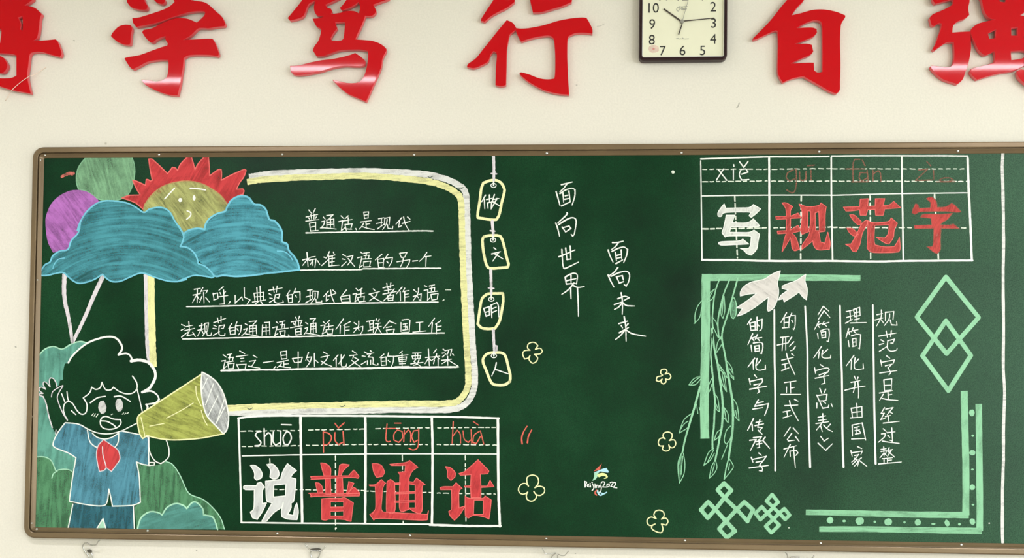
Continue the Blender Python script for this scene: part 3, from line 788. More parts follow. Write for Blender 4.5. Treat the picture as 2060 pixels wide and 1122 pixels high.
f.blob(40 + 1955 / 6.059, 285 + 710 / 6.059, 3.8, 4.2).blob(360 + 185 / 6.064, 285 + 685 / 6.064, 3.0, 5.2)
f.build('sun_features', C_WHITE, rays, 'white chalk eyes, brows and small mouth')
c2 = P('40 520 100 470 200 445 290 455 300 400 350 330 430 280 520 250 545 200 590 130 650 90 720 75 790 100 850 170 920 180 980 230 1020 340 1080 360 1140 430 1165 500 1165 590 1220 620 1245 700 1300 760 1340 830 1360 910 1200 930 1000 950 820 975 650 985 500 975 400 980 290 870 190 780 80 660 20 640 50 580', *I4)
cl2 = Draw(4).fill(c2).build('chalk_cloud', C_CL2, board, 'bright blue chalk cloud at the right, under the sun')
Draw(5).line([c2[0][:33]], 3.6, corner=75).line(P('1110 700 1180 705 1240 740 1280 800', *I4), 2.2).build('outline', C_CLL, cl2)
c1 = [P('85 470 130 400 175 375 200 320 260 280 330 265 360 190 420 120 440 20', *I3)[0] + P('700 1080 730 990 800 870 880 790 960 740 1050 720 1180 725 1300 745 1400 790 1510 860 1580 820 1680 800 1760 810 1830 860 1880 950 1920 1010 1970 1080 1990 1121', *I1)[0]
      + P('1290 60 1310 90 1335 150 1325 200 1305 240 1370 250 1430 300 1460 370', *I3)[0] + P('215 840 290 870 350 920 400 985 370 1000 300 985 170 975 80 1005 0 1035', *I4)[0]
      + P('1360 525 1270 545 1180 535 1080 505 970 470 870 505 790 540 720 545 670 520 630 480 550 530 440 560 380 540 330 500 280 465 150 490 90 490', *I3)[0]]
cl1 = Draw(6).fill(c1).build('chalk_cloud', C_CL1, board, 'large teal chalk cloud at the left over the balloons')
Draw(7).line([c1[0] + [c1[0][0]]], 3.0, corner=75).line(P('200 430 215 390 250 350 300 340', *I3), 2).build('outline', C_CLL, cl1)
for s, lab in (([(129.5, 553), (129.5, 598), (138.8, 644), (145.5, 687)], 'grey white balloon string, the left one'), ([(207, 556), (192, 588), (171, 637), (147, 687)], 'grey white balloon string, the slanting one')):
    Draw(5).line([s], 9, 6.5).build('balloon_string', C_LILAC, board, lab)

# ------------------------------------------------------------------ scroll band round the left text
bd = Draw(1)
yl = [(497, 366), (540, 360), (640, 356), (740, 354), (840, 362), (885, 371), (915, 386), (927, 403), (929, 450), (931, 520), (934, 600), (938, 680), (942, 750), (940, 780), (925, 803), (900, 811), (800, 812), (700, 814), (600, 816), (520, 818), (455, 821)]
wh = [(501, 356), (550, 349), (640, 346), (740, 344), (840, 349), (890, 358), (920, 371), (937, 390), (940, 450), (942, 520), (946, 600), (950, 680), (955, 750), (952, 787), (935, 813), (900, 824), (800, 824), (700, 826), (600, 827), (520, 829), (458, 830)]
whb = Draw(1).line([wh], 12.5, corner=80).build('chalk_band', C_BANDW, board, 'wide white and yellow chalk band framing the left text')
Draw(2).line([yl], 12.5, corner=80).build('yellow_stripe', C_YELH, whb, 'yellow inner stripe of the band')
lb = Draw(1).line([[(293, 550), (295, 640), (297, 700), (301, 728)]], 8).build('chalk_band', C_LILAC, board, 'short upright piece of the band below the left cloud')
Draw(2).line([[(303.5, 550), (305, 640), (307, 700), (309, 738)]], 14).build('yellow_stripe', C_YEL, lb, 'yellow half of the upright piece')
sm = Draw(3)
for x, y in ((503, 822), (689, 817), (866, 356), (927, 379)):
    sm.line([[(x - 5, y - 1), (x - 1, y + 1), (x + 5, y - 2)]], 1.6)
sm.build('scratch', plain('bare_board_scratch', srgb(60, 78, 62), rough=0.6), whb)

# ------------------------------------------------------------------ hills, bushes, boy, megaphone
hl = P('155 310 220 240 320 205 420 235 520 180 620 150 690 165 600 240 530 320 495 385 450 400 430 500 430 580 395 590 385 640 360 655 345 600 320 562 290 560 275 595 285 660 240 610 215 605 205 630 235 690 190 665 155 680 170 710 205 735 165 740 165 755 205 770 240 850 270 990 310 1122', *I5)[0] \
     + P('295 95 275 175 300 210 400 250 465 290 450 385 430 400 380 388 300 400 270 330 210 285 130 285 125 280', *I7)[0] + P('110 1110 118 900 122 700 130 500 135 350', *I5)[0]
hill = Draw(1).fill([hl]).build('chalk_hill', C_HILL, board, 'pale teal chalk hill behind the boy at the left edge')
Draw(2).line(P('155 315 220 240 320 205 420 235 520 180 620 150 700 165', *I5), 2.6).build('outline', C_LGREEN, hill)
bu = Draw(1).fill(P('125 290 200 285 260 320 300 400 380 385 440 410 425 520 410 640 440 670 400 875 130 868 120 600', *I7)).build('chalk_bush', C_BUSH, board, 'green chalk bush in the lower left corner')
Draw(2).line(P('130 285 200 283 260 315 298 400/298 400 340 388 400 388 440 410/265 460 280 420 310 405', *I7), 2).build('outline', C_LGREEN, bu)
hr = Draw(1).fill(P('140 320 250 360 290 355 345 342 390 320 440 345 500 430 560 560 600 600 700 640 780 710 840 790 875 885 140 875 130 700 180 650 170 500 150 400', *I8)).build('chalk_hill', C_BUSH, board, 'green chalk hill at the right of the boy')
Draw(2).line(P('385 322 440 345 500 430 560 560 600 600 700 640 780 710 840 790 872 882', *I8), 2).build('outline', C_LGREEN, hr)
bs = 'P'
bc = '150 882 180 790 250 740 320 745 355 765 400 700 470 670 530 685 560 712 600 665 640 660 690 710 700 765 770 780 795 820 815 885'
bf = Draw(3).fill(P(bc, *I8)).build('chalk_bush', C_BUSH2, board, 'low teal chalk bush in front of the green hill')
Draw(4).line(P(bc, *I8), 3).build('outline', C_LGREEN, bf)

boy = group_part('chalk_boy', 'chalk drawing of a curly haired boy waving and shouting into a megaphone')
Draw(3).fill(P('445 670 720 688 770 692 945 690 950 880 710 873 685 795 640 875 405 872', *I7)).build('trousers', C_PANTS, boy, 'dark blue trousers')
Draw(4).fill(P('685 795 640 875 710 873', *I7)).build('leg_gap', C_LGREEN, boy)
Draw(4).fill(P('375 0 470 5 510 20 560 60 600 85 640 120 700 135 760 122 820 85 840 68 920 80 1000 100 1060 130 1075 250 1075 355 1000 345 970 325 990 450 1000 660 930 685 770 692 755 620 738 550 720 650 690 688 560 680 410 650 430 500 465 290 380 250 300 210 275 175 310 90', *I7)).build('shirt', C_SHIRT, boy, 'blue chalk shirt')
Draw(5).line(P('375 0 310 90 275 175 300 210 400 250 465 290/465 290 430 500 410 650/410 650 560 680 690 688 725 650 738 550/738 550 755 620 768 692/768 692 930 685 1000 660 990 450 968 325/968 325 1020 345 1080 355/840 68 1000 100 1065 120 1068 250 1070 350/560 60 575 140 600 180 640 205/600 85 640 120 700 135 760 122 820 85/820 85 815 160 785 210/375 0 470 8 510 22', *I7)
             + P('440 675 400 875/942 692 950 880/690 795 640 875/690 795 712 872', *I7), 2.3).build('clothes_outline', C_WHITE, boy)
Draw(6).fill(P('695 140 650 190 635 260 645 340 660 405 700 395 715 372 760 405 800 350 830 300 815 230 760 185', *I7)).build('scarf', C_REDF, boy, 'red neckerchief')
Draw(7).loop(P('695 140 650 190 635 260 645 340 660 405 700 395 715 372 760 405 800 350 830 300 815 230 760 185', *I7), 1.8).line(P('685 200 690 270 715 360', *I7), 2).build('scarf_outline', C_LILAC, boy)
Draw(6).line(P('490 390 530 320 620 230 720 160 850 112 960 95 1040 120 1090 190 1095 240 1058 300', *I5), 3.2, 4.2).line(P('1058 300 1140 285 1190 310 1215 370', *I5), 3.4).line(P('1200 370 1290 358 1390 385 1450 450 1475 530 1450 610 1400 680 1325 722', *I5), 6.0, 5).line(P('1325 722 1420 708 1490 750 1515 800 1480 840 1370 860 1385 890 1370 930 1330 950', *I5), 4.2, 2.5).build('hair_outline', C_WHITE, boy, 'thick white outline of the curly hair')
Draw(6).line(P('1215 540 1260 610 1265 680 1220 730 1140 740 1060 710 1000 665/1000 665 970 695 910 690 870 610/870 610 850 670 800 690 755 665/755 665 730 730 660 785/660 785 700 860 690 950 640 970 590 930 540 850 490 810 475 715', *I5), 2.6, 2.2).build('fringe', C_WHITE, boy)
Draw(6).line(P('1265 680 1290 780 1310 870 1325 940/495 820 450 850 435 910 450 980 480 1030/525 930 575 975/415 740 435 790 450 830', *I5) + P('510 20 560 50 630 80 700 92 770 88 850 65 900 40 978 0', *I7), 2.4, 2.0).build('face_outline', C_WHITE, boy)
Draw(6).line(P('740 840 820 785 908 768/1010 772 1090 768 1190 825', *I5), 3.0, 2.2).build('eyebrow', C_WHITE, boy)
for ex_, ey_, rx, ry in ((875, 893, 44, 76), (1065, 868, 42, 74)):
    Draw(6).blob(50 + ex_ / 5.611, 660 + ey_ / 5.611, rx / 5.611, ry / 5.611, -0.08).build('eye', C_EYE, boy, 'large grey white oval eye')
Draw(6).line(P('755 985 775 963/780 993 798 965/805 1000 827 968/1100 970 1115 955/1125 970 1140 957/1150 965 1168 952/975 975 990 968', *I5), 1.6).build('cheek_mark', C_DASH, boy)
Draw(6).line(P('850 1050 870 1010 920 995 1000 1025 1078 1030 1085 1070 1050 1115 975 1140 900 1132 860 1100 850 1050/860 1045 930 1052 1000 1090 1028 1118', *I5), 2.5).build('mouth', C_WHITE, boy)
Draw(6).line(P('205 770 165 757 165 740 205 735/205 735 170 710 155 680 190 665 235 690/235 690 205 630 215 605 240 610 285 660/285 660 275 590 290 560 320 565 350 610 362 660/430 650 370 760 380 840 430 960 480 1040/300 775 312 720 360 680 428 645', *I5), 2.0).line(P('205 770 240 850 270 990 310 1122', *I5), 2.4).line(P('300 60 295 95', *I7), 2).build('raised_hand', C_LILAC, boy, 'pale outline of the waving hand and forearm')
Draw(6).line(P('245 120 250 230 290 310 345 340/390 145 412 220 405 290 345 340/248 330 292 330 290 352 250 354', *I8), 2.2).build('forearm', C_WHITE, boy)
mg = 'P'
mo = '300 740 500 610 990 290 975 430 1000 600 1060 770 1150 880 1240 965 1000 1012 820 1030 640 1035 480 1015 370 985 320 1020 285 960 260 830 265 780'
mega = Draw(7).fill(P(mo, *I6)).build('chalk_megaphone', C_MEGA, board, 'olive yellow chalk megaphone held at the boy\'s mouth')
Draw(9).loop(P(mo, *I6), 2.6).line(P('300 780 320 870 345 990/920 430 930 540 980 650/980 700 1010 800 1050 870/590 790 760 700 890 620/400 880 560 850', *I6), 1.8).build('outline', C_PALEY, mega)
be = '990 270 1080 320 1160 390 1230 510 1270 650 1290 790 1270 920 1230 965 1150 880 1050 770 1000 620 980 430'
bell = Draw(10).fill(P(be, *I6)).build('bell_mouth', C_BELL, mega, 'grey white oval mouth of the megaphone')
Draw(11).loop(P(be, *I6), 2.6).line(P('1050 340 990 470/1120 400 1030 640/1170 540 1060 760/1240 580 1150 850/1250 660 1160 830', *I6), 1.8).build('bell_outline', C_WHITE, mega)

# ------------------------------------------------------------------ left text (five underlined lines)
def text_line(underlines, label, w=2.6):
    d = Draw(5)
    for u in underlines: d.line([u], w, jit=0.18)
    return d.build('chalk_text_line', C_WHITE, board, label)
t = text_line(P('105 400 400 395 800 385 1100 385 1500 375 1730 372 1860 375', *A_), 'first underlined text line, beginning beside the red sun')
chars(t, A_, [('普', '145 85 185 135/235 65 205 130/108 180 270 145/175 150 185 215/220 145 215 210/140 190 160 215/250 180 230 210/105 238 285 215/155 265 170 375/160 265 240 250 240 365/180 320 235 308/168 375 275 365'),
 ('通', '395 160 480 150 425 205/345 180 372 210/325 245 365 235 350 290 305 335/310 330 420 335 525 348/395 220 395 325/395 220 490 208 495 325/405 255 490 247/405 288 490 280/445 205 445 325'),
 ('话', '590 165 625 200/560 245 612 230 595 370 655 320/690 165 645 205/620 235 745 215/690 190 690 275/645 285 665 370/645 285 745 275 725 350/660 345 740 350'),
 ('.', '795 340 802 360'),
 ('是', '905 115 915 200/910 115 970 110 965 195/915 155 965 150/915 200 970 192/860 250 1010 230/935 245 940 320/940 280 990 272/905 265 880 305 840 350/890 315 970 340 1050 355'),
 ('现', '1110 205 1185 190/1150 200 1145 300/1080 270 1160 255/1095 345 1190 275/1195 200 1190 290/1195 200 1265 185 1255 290/1228 215 1215 280 1165 355/1230 285 1240 335 1300 345 1308 310'),
 ('代', '1430 190 1350 280/1400 235 1385 320/1385 320 1430 300/1435 270 1545 240/1455 180 1480 280 1535 370/1510 180 1545 212')])
t = text_line(P('30 915 300 908 600 908 870 905 900 895 1300 892 1700 888 1970 888', *A_), 'second underlined text line, beginning at the tip of the right cloud')
chars(t, A_, [('标', '120 670 135 865/60 775 165 745/125 765 60 850/135 765 165 790/178 735 235 725/165 775 245 760 230 875/200 770 200 850/190 800 165 840/265 785 298 835'),
 ('准', '355 735 385 750/325 850 420 765/430 660 390 745/420 705 425 855/435 725 510 705/485 665 498 700/435 758 505 748/440 805 500 795/470 715 465 855/425 858 565 845'),
 ('汉', '615 700 655 720/610 760 650 770/600 860 665 800/670 735 755 712 730 780 680 845/690 755 735 810 780 865'),
 ('语', '860 665 895 690/820 745 880 730 845 880 890 845/905 680 985 670/945 675 930 750/910 715 978 708 972 752/885 762 1010 755/905 800 905 870/905 800 1000 790 985 865/905 870 1000 865'),
 ('的', '1155 695 1065 775/1095 760 1110 880/1100 765 1180 752 1172 870/1105 815 1165 810/1110 880 1195 872/1240 695 1190 770/1215 750 1300 740 1290 800 1250 870/1225 795 1245 818'),
 ('另', '1400 685 1425 740/1405 680 1500 670 1470 735/1425 740 1475 735/1365 800 1540 770 1530 820 1490 885/1450 755 1440 810 1410 870'),
 ('一', '1580 790 1650 782'),
 ('个', '1775 670 1730 740 1670 795/1740 730 1835 718/1768 735 1762 862')])
t = text_line(P('175 388 600 382 1000 372 1400 365 2050 352', *B_) + P('180 338 400 332 900 325 1300 320 1735 315', *C_), 'third underlined text line')
chars(t, B_, [('称', '280 150 365 135/322 145 320 335/265 230 370 205/315 225 255 335/325 250 348 290/400 125 350 215/380 175 465 165 440 205/410 195 415 340/385 250 355 330/440 265 490 325'),
 ('呼', '540 205 555 295/540 215 600 200 610 275/550 295 605 280/680 115 620 165/635 195 650 225/710 180 690 215/600 255 745 235/685 160 695 350 625 355'),
 (',', '775 320 755 350'),
 ('以', '845 235 845 340/845 340 935 255 950 300/970 130 975 260/975 260 1050 295 1010 355'),
 ('典', '1105 205 1120 310/1105 205 1240 190 1235 300/1145 125 1155 305/1190 105 1195 305/1115 255 1235 245/1085 325 1270 295/1160 320 1120 355/1200 320 1240 370'),
 ('范', '1310 165 1495 130/1370 120 1385 195/1425 105 1415 190/1315 210 1350 230/1325 270 1360 275/1320 330 1385 290/1400 225 1460 215 1445 270 1420 265/1400 225 1385 320 1430 340 1510 330 1505 305'),
 ('的', '1600 170 1555 240/1570 225 1585 335/1575 230 1635 220 1635 330/1585 275 1630 270/1585 335 1640 325/1680 140 1650 210/1665 190 1740 185 1740 300 1715 330/1680 235 1695 260'),
 ('现', '1845 165 1910 155/1880 165 1880 290/1825 255 1900 235/1820 335 1915 280/1920 180 1915 270/1920 175 1990 180 1985 270/1950 200 1945 270 1890 340/1960 285 1965 330 2040 325 2042 305'),
 ('代', '270 170 205 240/245 215 240 300/240 300 275 275/265 235 370 200/300 155 315 240 350 325/330 155 370 190', C_),
 ('白', '510 155 440 240/432 250 450 320/445 240 555 222 560 305/455 275 545 268/450 318 568 312', C_),
 ('话', '640 135 665 160/600 210 645 200 625 310 665 280/720 130 670 165/650 215 755 195/705 150 705 240/660 255 680 315/660 255 750 240 745 300/680 312 770 302', C_),
 ('文', '870 140 895 165/815 210 955 175/925 190 900 240 815 300/835 215 890 265 985 315', C_),
 ('著', '1000 125 1140 90/1050 65 1060 130/1105 60 1095 125/1020 165 1120 145/1075 130 1070 190/1000 210 1180 175/1150 140 1080 230 1000 305/1060 235 1070 300/1060 235 1140 220 1130 295/1070 265 1130 258/1070 295 1135 290', C_),
 ('作', '1255 115 1180 205/1230 175 1235 300/1290 130 1265 180/1270 175 1350 160/1290 175 1290 305/1290 215 1340 205/1295 250 1350 242', C_),
 ('为', '1410 150 1445 180/1475 130 1465 200 1405 295/1405 240 1510 205 1505 290 1480 285/1455 230 1472 258', C_),
 ('语', '1555 95 1585 110/1550 160 1600 150 1595 290 1630 255/1620 100 1690 85/1655 95 1645 165/1625 135 1690 120 1690 165/1600 190 1730 170/1640 215 1655 290/1640 215 1735 200 1725 270/1655 290 1725 275', C_)])
t = text_line(P('120 835 600 825 1100 812 1600 805 2050 795', *B_) + P('180 768 400 765 800 748 1300 738 1820 728', *C_), 'fourth underlined text line, the widest one')
chars(t, B_, [('法', '105 635 150 655/100 715 150 690/105 810 190 740/205 595 215 720/165 665 260 645/150 720 285 688/215 720 180 790 280 770/260 745 297 803'),
 ('规', '350 655 410 640/330 715 415 695/385 620 375 700 325 795/385 720 412 770/425 625 420 730/425 620 475 612 465 730/447 655 437 730 395 795/450 735 460 785 510 785 522 745'),
 ('范', '550 610 715 550/600 545 615 615/650 525 650 605/550 645 590 665/540 690 590 695/545 785 630 735/625 655 700 640 680 690 650 690/625 655 620 760 655 790 700 785 705 755'),
 ('的', '800 620 755 690/765 680 780 775/770 685 850 670 845 770/785 725 840 715/780 775 850 765/870 600 845 665/860 655 930 645 920 730 890 780/870 695 892 725'),
 ('通', '1040 595 1140 585 1090 640/985 625 1020 645/965 705 1010 690 990 740 935 792/990 765 1080 782 1165 797/1045 655 1040 770/1045 655 1135 645 1140 765/1045 695 1135 685/1045 732 1135 722/1090 640 1090 770'),
 ('用', '1250 608 1320 602/1225 640 1215 790/1320 600 1325 780/1225 680 1320 670/1220 730 1320 720/1272 640 1275 780'),
 ('语', '1415 600 1440 620/1365 680 1425 665 1390 790 1435 760/1460 600 1535 585/1500 600 1490 680/1470 640 1530 635 1525 680/1430 705 1580 685/1460 730 1480 790/1460 730 1535 720 1530 790/1480 790 1535 785'),
 ('.', '1580 780 1590 788'),
 ('普', '1680 535 1695 565/1735 520 1720 560/1620 600 1770 575/1680 590 1685 660/1720 580 1720 655/1650 615 1665 645/1760 600 1745 635/1610 680 1775 650/1675 700 1685 780/1680 700 1755 685 1755 770/1690 738 1750 730/1685 780 1760 770'),
 ('通', '1880 555 1955 550 1920 595/1820 610 1850 630/1810 690 1845 675 1835 720 1795 775/1830 755 1920 768 2010 785/1890 625 1885 750/1890 625 1960 615 1965 745/1890 665 1960 657/1890 700 1960 692/1925 595 1925 755'),
 ('话', '200 575 230 605/170 630 225 620 190 740 240 710/285 560 240 605/220 650 335 630/275 600 275 680/240 685 260 750/240 685 330 675 320 745/260 745 325 740', C_),
 ('作', '470 540 370 680/430 630 425 735/565 575 470 625/490 620 490 755/500 650 550 645/500 695 550 688', C_),
 ('为', '615 590 650 615/675 570 670 640 605 725/610 670 730 640 725 700 700 740/665 665 682 695', C_),
 ('联', '785 575 890 555/820 570 830 690/870 560 870 720/825 610 870 605/825 650 870 645/800 700 890 670/910 540 922 570/950 545 937 575/900 605 965 595/890 655 978 640/935 600 925 660 890 735/930 660 985 738', C_),
 ('合', '1090 565 1005 665/1095 575 1175 605/1045 655 1120 640/1045 690 1060 740/1045 690 1150 675 1135 735/1060 740 1135 732', C_),
 ('国', '1240 590 1240 710/1255 555 1335 545 1360 560 1350 715/1270 610 1325 600/1300 605 1300 680/1275 645 1325 638/1265 690 1335 680/1318 655 1330 670/1250 725 1345 718', C_),
 ('工', '1445 590 1535 580/1490 590 1490 700/1400 718 1575 700', C_),
 ('作', '1690 530 1610 640/1660 590 1650 720/1770 565 1700 610/1715 600 1715 740/1725 645 1780 635/1725 690 1770 685', C_)])
t = text_line(P('120 398 600 385 1100 382 1500 370 2060 365', *D_) + P('150 363 500 362 900 350 1400 345 1955 340 1980 322', *E_), 'fifth and lowest underlined text line', 3.8)
chars(t, D_, [('语', '150 145 205 185/125 245 185 235 150 370 210 325/215 145 290 130/260 145 245 235/235 195 310 185 300 235/205 265 320 245/225 290 240 370/225 290 325 280 310 365/240 368 315 362'),
 ('言', '415 85 495 130/360 175 545 150/430 205 480 200/435 250 490 245/365 300 400 375/370 305 515 295 500 370/400 375 510 370'),
 ('之', '630 155 690 190/570 250 665 235 605 330/555 325 650 345 735 358'),
 ('一', '790 270 955 245'),
 (',', '985 335 950 370'),
 ('是', '1065 100 1080 215/1070 100 1160 85 1165 205/1080 155 1160 148/1080 215 1165 205/1010 270 1190 230/1115 245 1120 345/1120 295 1195 288/1080 275 1060 310 1010 350/1050 325 1140 345 1225 350'),
 ('中', '1255 205 1285 265 1300 270/1265 205 1410 185 1390 260 1300 270/1345 100 1345 355'),
 ('外', '1510 110 1465 235/1490 190 1560 180 1530 270 1470 345/1495 225 1525 260/1605 125 1605 335/1625 235 1665 270'),
 ('文', '1745 100 1810 135/1710 185 1845 155/1815 165 1790 230 1710 305/1710 245 1780 290 1885 330'),
 ('化', '80 150 5 235/50 200 50 335/180 150 90 290/130 145 130 310 170 335 210 325 215 290', E_),
 ('交', '310 85 370 125/265 160 385 145/325 165 315 205/345 190 405 222/405 222 330 280 235 345/300 235 360 285 445 340', E_),
 ('流', '500 100 545 125/465 165 515 170/450 298 530 250/595 80 620 100/545 135 650 115/600 130 560 180 630 185/550 240 545 305/600 235 600 300/630 185 640 215 635 290 680 310 715 305 715 280', E_),
 ('的', '810 135 745 190/765 190 770 315/770 195 845 180 850 310/785 250 840 245/775 315 850 308/885 115 870 170/880 170 965 170 960 250 930 335/880 235 910 260', E_),
 ('重', '1100 90 1060 125/985 170 1195 145/1045 195 1055 255/1045 195 1170 180 1160 250/1050 225 1165 215/1055 255 1160 250/1100 130 1100 330/1060 290 1155 285/990 335 1210 330', E_),
 ('要', '1270 120 1405 115/1260 165 1270 210/1260 165 1395 155 1385 205/1310 130 1310 205/1350 125 1350 200/1270 212 1390 205/1320 215 1290 255 1390 325/1240 290 1435 265/1370 225 1340 290 1285 315', E_),
 ('桥', '1520 55 1535 320/1475 190 1580 180/1525 195 1465 290/1540 210 1560 235/1645 60 1600 120/1590 180 1700 165/1650 130 1640 180 1565 240/1640 165 1700 215/1615 230 1600 290/1675 215 1675 325', E_),
 ('梁', '1755 55 1790 85/1740 120 1775 115/1745 180 1800 130/1800 75 1890 60 1870 160/1840 75 1830 120 1810 150/1905 130 1925 155/1730 235 1890 215/1825 170 1830 315/1820 235 1735 290/1840 230 1980 320', E_)])
Draw(5).line(P('1835 152 1905 152', *C_), 1.6).build('chalk_tick', C_DASH, board)
Draw(5).line(P('1800 295 1815 285', *C_), 2).build('chalk_tick', C_DASH, board)

# ------------------------------------------------------------------ chain of four tags
tags = group_part('chalk_tag_chain', 'vertical chain of four yellow outlined tags on a white string')
def tag_shape(pts, reg, ring, s, kn, w, lab):
    d = Draw(5); d.loop(P(pts, *reg), w)
    o = d.build('tag_outline', C_PALEY, tags, lab)
    Draw(6).line(P(s, *reg), 6.0, 5.0).line(P(kn, *reg), 3).build('string', C_LILAC, tags)
    rx, ry = reg[0] + ring[0] / reg[2], reg[1] + ring[1] / reg[2]
    Draw(7).line([[(rx + math.cos(a * math.tau / 12) * 5.4, ry + math.sin(a * math.tau / 12) * 4.2) for a in range(13)]], 1.7).line([[(rx, ry - 8), (rx, ry)]], 3).build('eyelet', C_WHITE, tags)
tag_shape('145 260 200 240 255 235 300 255 330 300 335 340 310 440 290 540 262 592 200 590 95 572 95 530 110 440 125 320', F1, (237, 282), '237 10 240 120 240 235', '217 175 265 178/250 160 240 200', 5.4, 'uppermost yellow tag outline')
tag_shape('150 745 200 735 280 735 310 760 335 840 352 920 372 990 365 1020 300 1025 215 1030 180 1010 155 930 140 830 138 770', F1, (233, 775), '226 605 235 730', '208 690 248 695', 5.4, 'second yellow tag outline from the top')
tag_shape('160 200 200 182 320 180 325 240 310 340 290 430 250 495 190 500 130 490 95 455 105 380 120 280 135 225', G_, (217, 232), '212 -30 215 60 216 185', '192 130 240 135', 5.4, 'third yellow tag outline from the top')
tag_shape('145 765 180 725 240 712 320 720 350 760 370 840 388 920 385 975 330 1005 240 1000 205 960 170 870 145 810', G_, (240, 742), '235 510 240 620 246 705', '250 650 268 655 265 700', 5.4, 'lowest yellow tag outline')
chars(tags, F1, [('做', '165 370 130 430/155 410 158 492/175 410 222 398/200 368 200 430/183 440 188 490/183 440 220 432 215 482/245 365 225 425/230 410 285 400/268 400 215 495/225 425 290 465'),
 ('文', '240 845 260 860/220 900 300 880/285 885 230 965/240 895 322 945'),
 ('明', '148 315 170 385/150 315 198 298 200 375/165 350 200 340/170 385 205 372/215 285 222 400/215 285 265 262 280 290 285 392/222 318 262 303/225 352 265 335', G_),
 ('人', '262 805 250 860 220 925/255 865 310 885 370 905', G_)], w=2.6)

# ------------------------------------------------------------------ title table at the lower left
def table(name, label, solid_lines, dashes):
    d = Draw(3)
    for s, reg, w in solid_lines: d.line(P(s, *reg), w)
    o = d.build(name, C_WHITE, board, label)
    q = Draw(2)
    for s, reg, w in dashes:
        for st in P(s, *reg): q.dash(st[0], st[1], w)
    q.build('dashed_guides', C_DASH, o)['kind'] = 'stuff'
    return o
tb = table('chalk_title_grid', 'white ruled chalk grid of four cells at the lower left', [
    ('40 92 120 80 280 70 580 68 1140 70', HH, 4.2), ('0 70 400 75 800 80 1180 92', J_, 4.2), ('42 95 55 500 68 990', HH, 3.8), ('65 995 600 1002 1150 1005', HH, 3), ('0 1005 580 1010', J_, 3), ('580 1015 900 1025 1195 1025', J_, 4.6),
    ('75 418 570 408 1140 402', HH, 2.4), ('30 400 600 400 1165 402', J_, 2.4), ('580 70 585 400 595 990', HH, 5), ('1143 75 1145 400 1142 1000', HH, 5), ('598 85 605 400 600 1005', J_, 4.6), ('1172 92 1177 700 1190 1028', J_, 5)],
    [('60 203 575 197', HH, 2.2), ('650 192 1135 185', HH, 2.2), ('100 182 575 172', J_, 2.2), ('650 175 1150 168', J_, 2.2), ('70 335 575 328', HH, 2.2), ('625 325 1140 318', HH, 2.2), ('40 318 560 318', J_, 2.2), ('645 318 1160 322', J_, 2.2),
     ('313 430 316 480', HH, 2.2), ('884 412 884 1055', HH, 2.2), ('342 405 350 1000', J_, 2.4), ('889 405 895 1000', J_, 2.2), ('75 705 1140 718', HH, 2), ('0 722 600 735', J_, 2), ('645 740 1150 748', J_, 2)])
def pinyin(parent, reg, s, w, mat, lab=None):
    d = Draw(4); d.line(P(s, *reg), w, step=1.6); return d.build('pinyin_syllable', mat, parent, lab)
pinyin(tb, HH, '238 205 205 212 188 238 212 268 238 298 228 322 185 330/265 180 268 320/268 250 300 215 325 240 328 320/345 210 342 290 365 325 405 300/410 205 408 320/460 205 430 260 440 315 475 320 500 270 490 220 460 205/415 145 500 148', 2.6, C_WHITE)
pinyin(tb, HH, '778 208 780 385/778 210 830 225 850 265 820 315 785 320/880 215 880 280 910 320 945 300/950 205 958 320/880 135 910 175 960 130', 2.6, C_REDP)
pinyin(tb, J_, '210 140 200 270 220 295 240 290/190 180 285 178/300 190 270 230 270 280 310 300 345 260 340 205 300 190/360 195 355 295/360 230 395 190 415 220 415 295/475 195 440 200 425 250 445 300 475 280/485 180 480 330 440 365 400 350/275 133 330 133', 2.2, C_REDP)
pinyin(tb, J_, '785 120 775 310/778 250 820 195 845 230 848 305/870 200 880 270 915 300 935 280/940 190 945 310/1010 205 965 240 955 300 985 310 1020 250/1020 200 1050 315/960 120 1005 150', 2.2, C_REDP)
def block(parent, label, reg, polys, fillm, linem, lw=1.5):
    d = Draw(5)
    for p in polys: d.fill(P(p, *reg))
    o = d.build('block_character', fillm, parent, label)
    q = Draw(7)
    for p in polys: q.loop(P(p, *reg), lw)
    q.build('outline', linem, o)
block(tb, 'grey white block character 说 with white edges', HH, [
    '145 500 185 500 225 530 248 575 240 610 200 628 180 610 182 570 165 530',
    '85 690 100 675 200 678 205 655 235 645 270 690 250 715 250 830 285 825 250 900 205 968 165 955 145 905 175 870 180 710 100 710',
    '288 492 340 490 380 530 395 575 380 610 345 618 315 600 320 540',
    '278 637 408 622 425 560 467 485 545 545 512 575 495 605 540 618 538 660 522 805 500 825 498 870 470 925 520 935 530 870 548 828 562 900 550 970 470 965 420 945 415 900 430 820 420 860 350 910 285 985 245 985 275 930 310 870 335 825 300 815 285 790/348 670 455 660 450 765 345 775'], C_BLOCKW, C_WHITE, 2.0)
block(tb, 'red block character 普', HH, [
    '755 478 800 485 840 520 843 580 838 592 790 592 785 590 770 540', '920 500 945 488 1005 495 950 550 935 590 910 590',
    '670 600 700 595 1000 590 1015 570 1045 540 1090 595 1080 612 1000 605 700 620 680 620', '795 612 840 612 845 750 800 750', '895 608 945 608 952 750 895 750',
    '710 650 745 655 770 690 775 735 730 740', '1000 640 1045 655 1000 735 980 745', '1040 690 1060 700 1095 740 985 748', '665 745 690 740 1095 745 1090 765 700 768 680 775',
    '765 790 830 785 930 785 965 780 1040 825 1030 900 1020 985 985 980 965 970 840 965 800 975 765 970/840 815 955 815 955 860 840 862/838 900 955 895 955 940 840 940'], C_REDF, C_REDL)
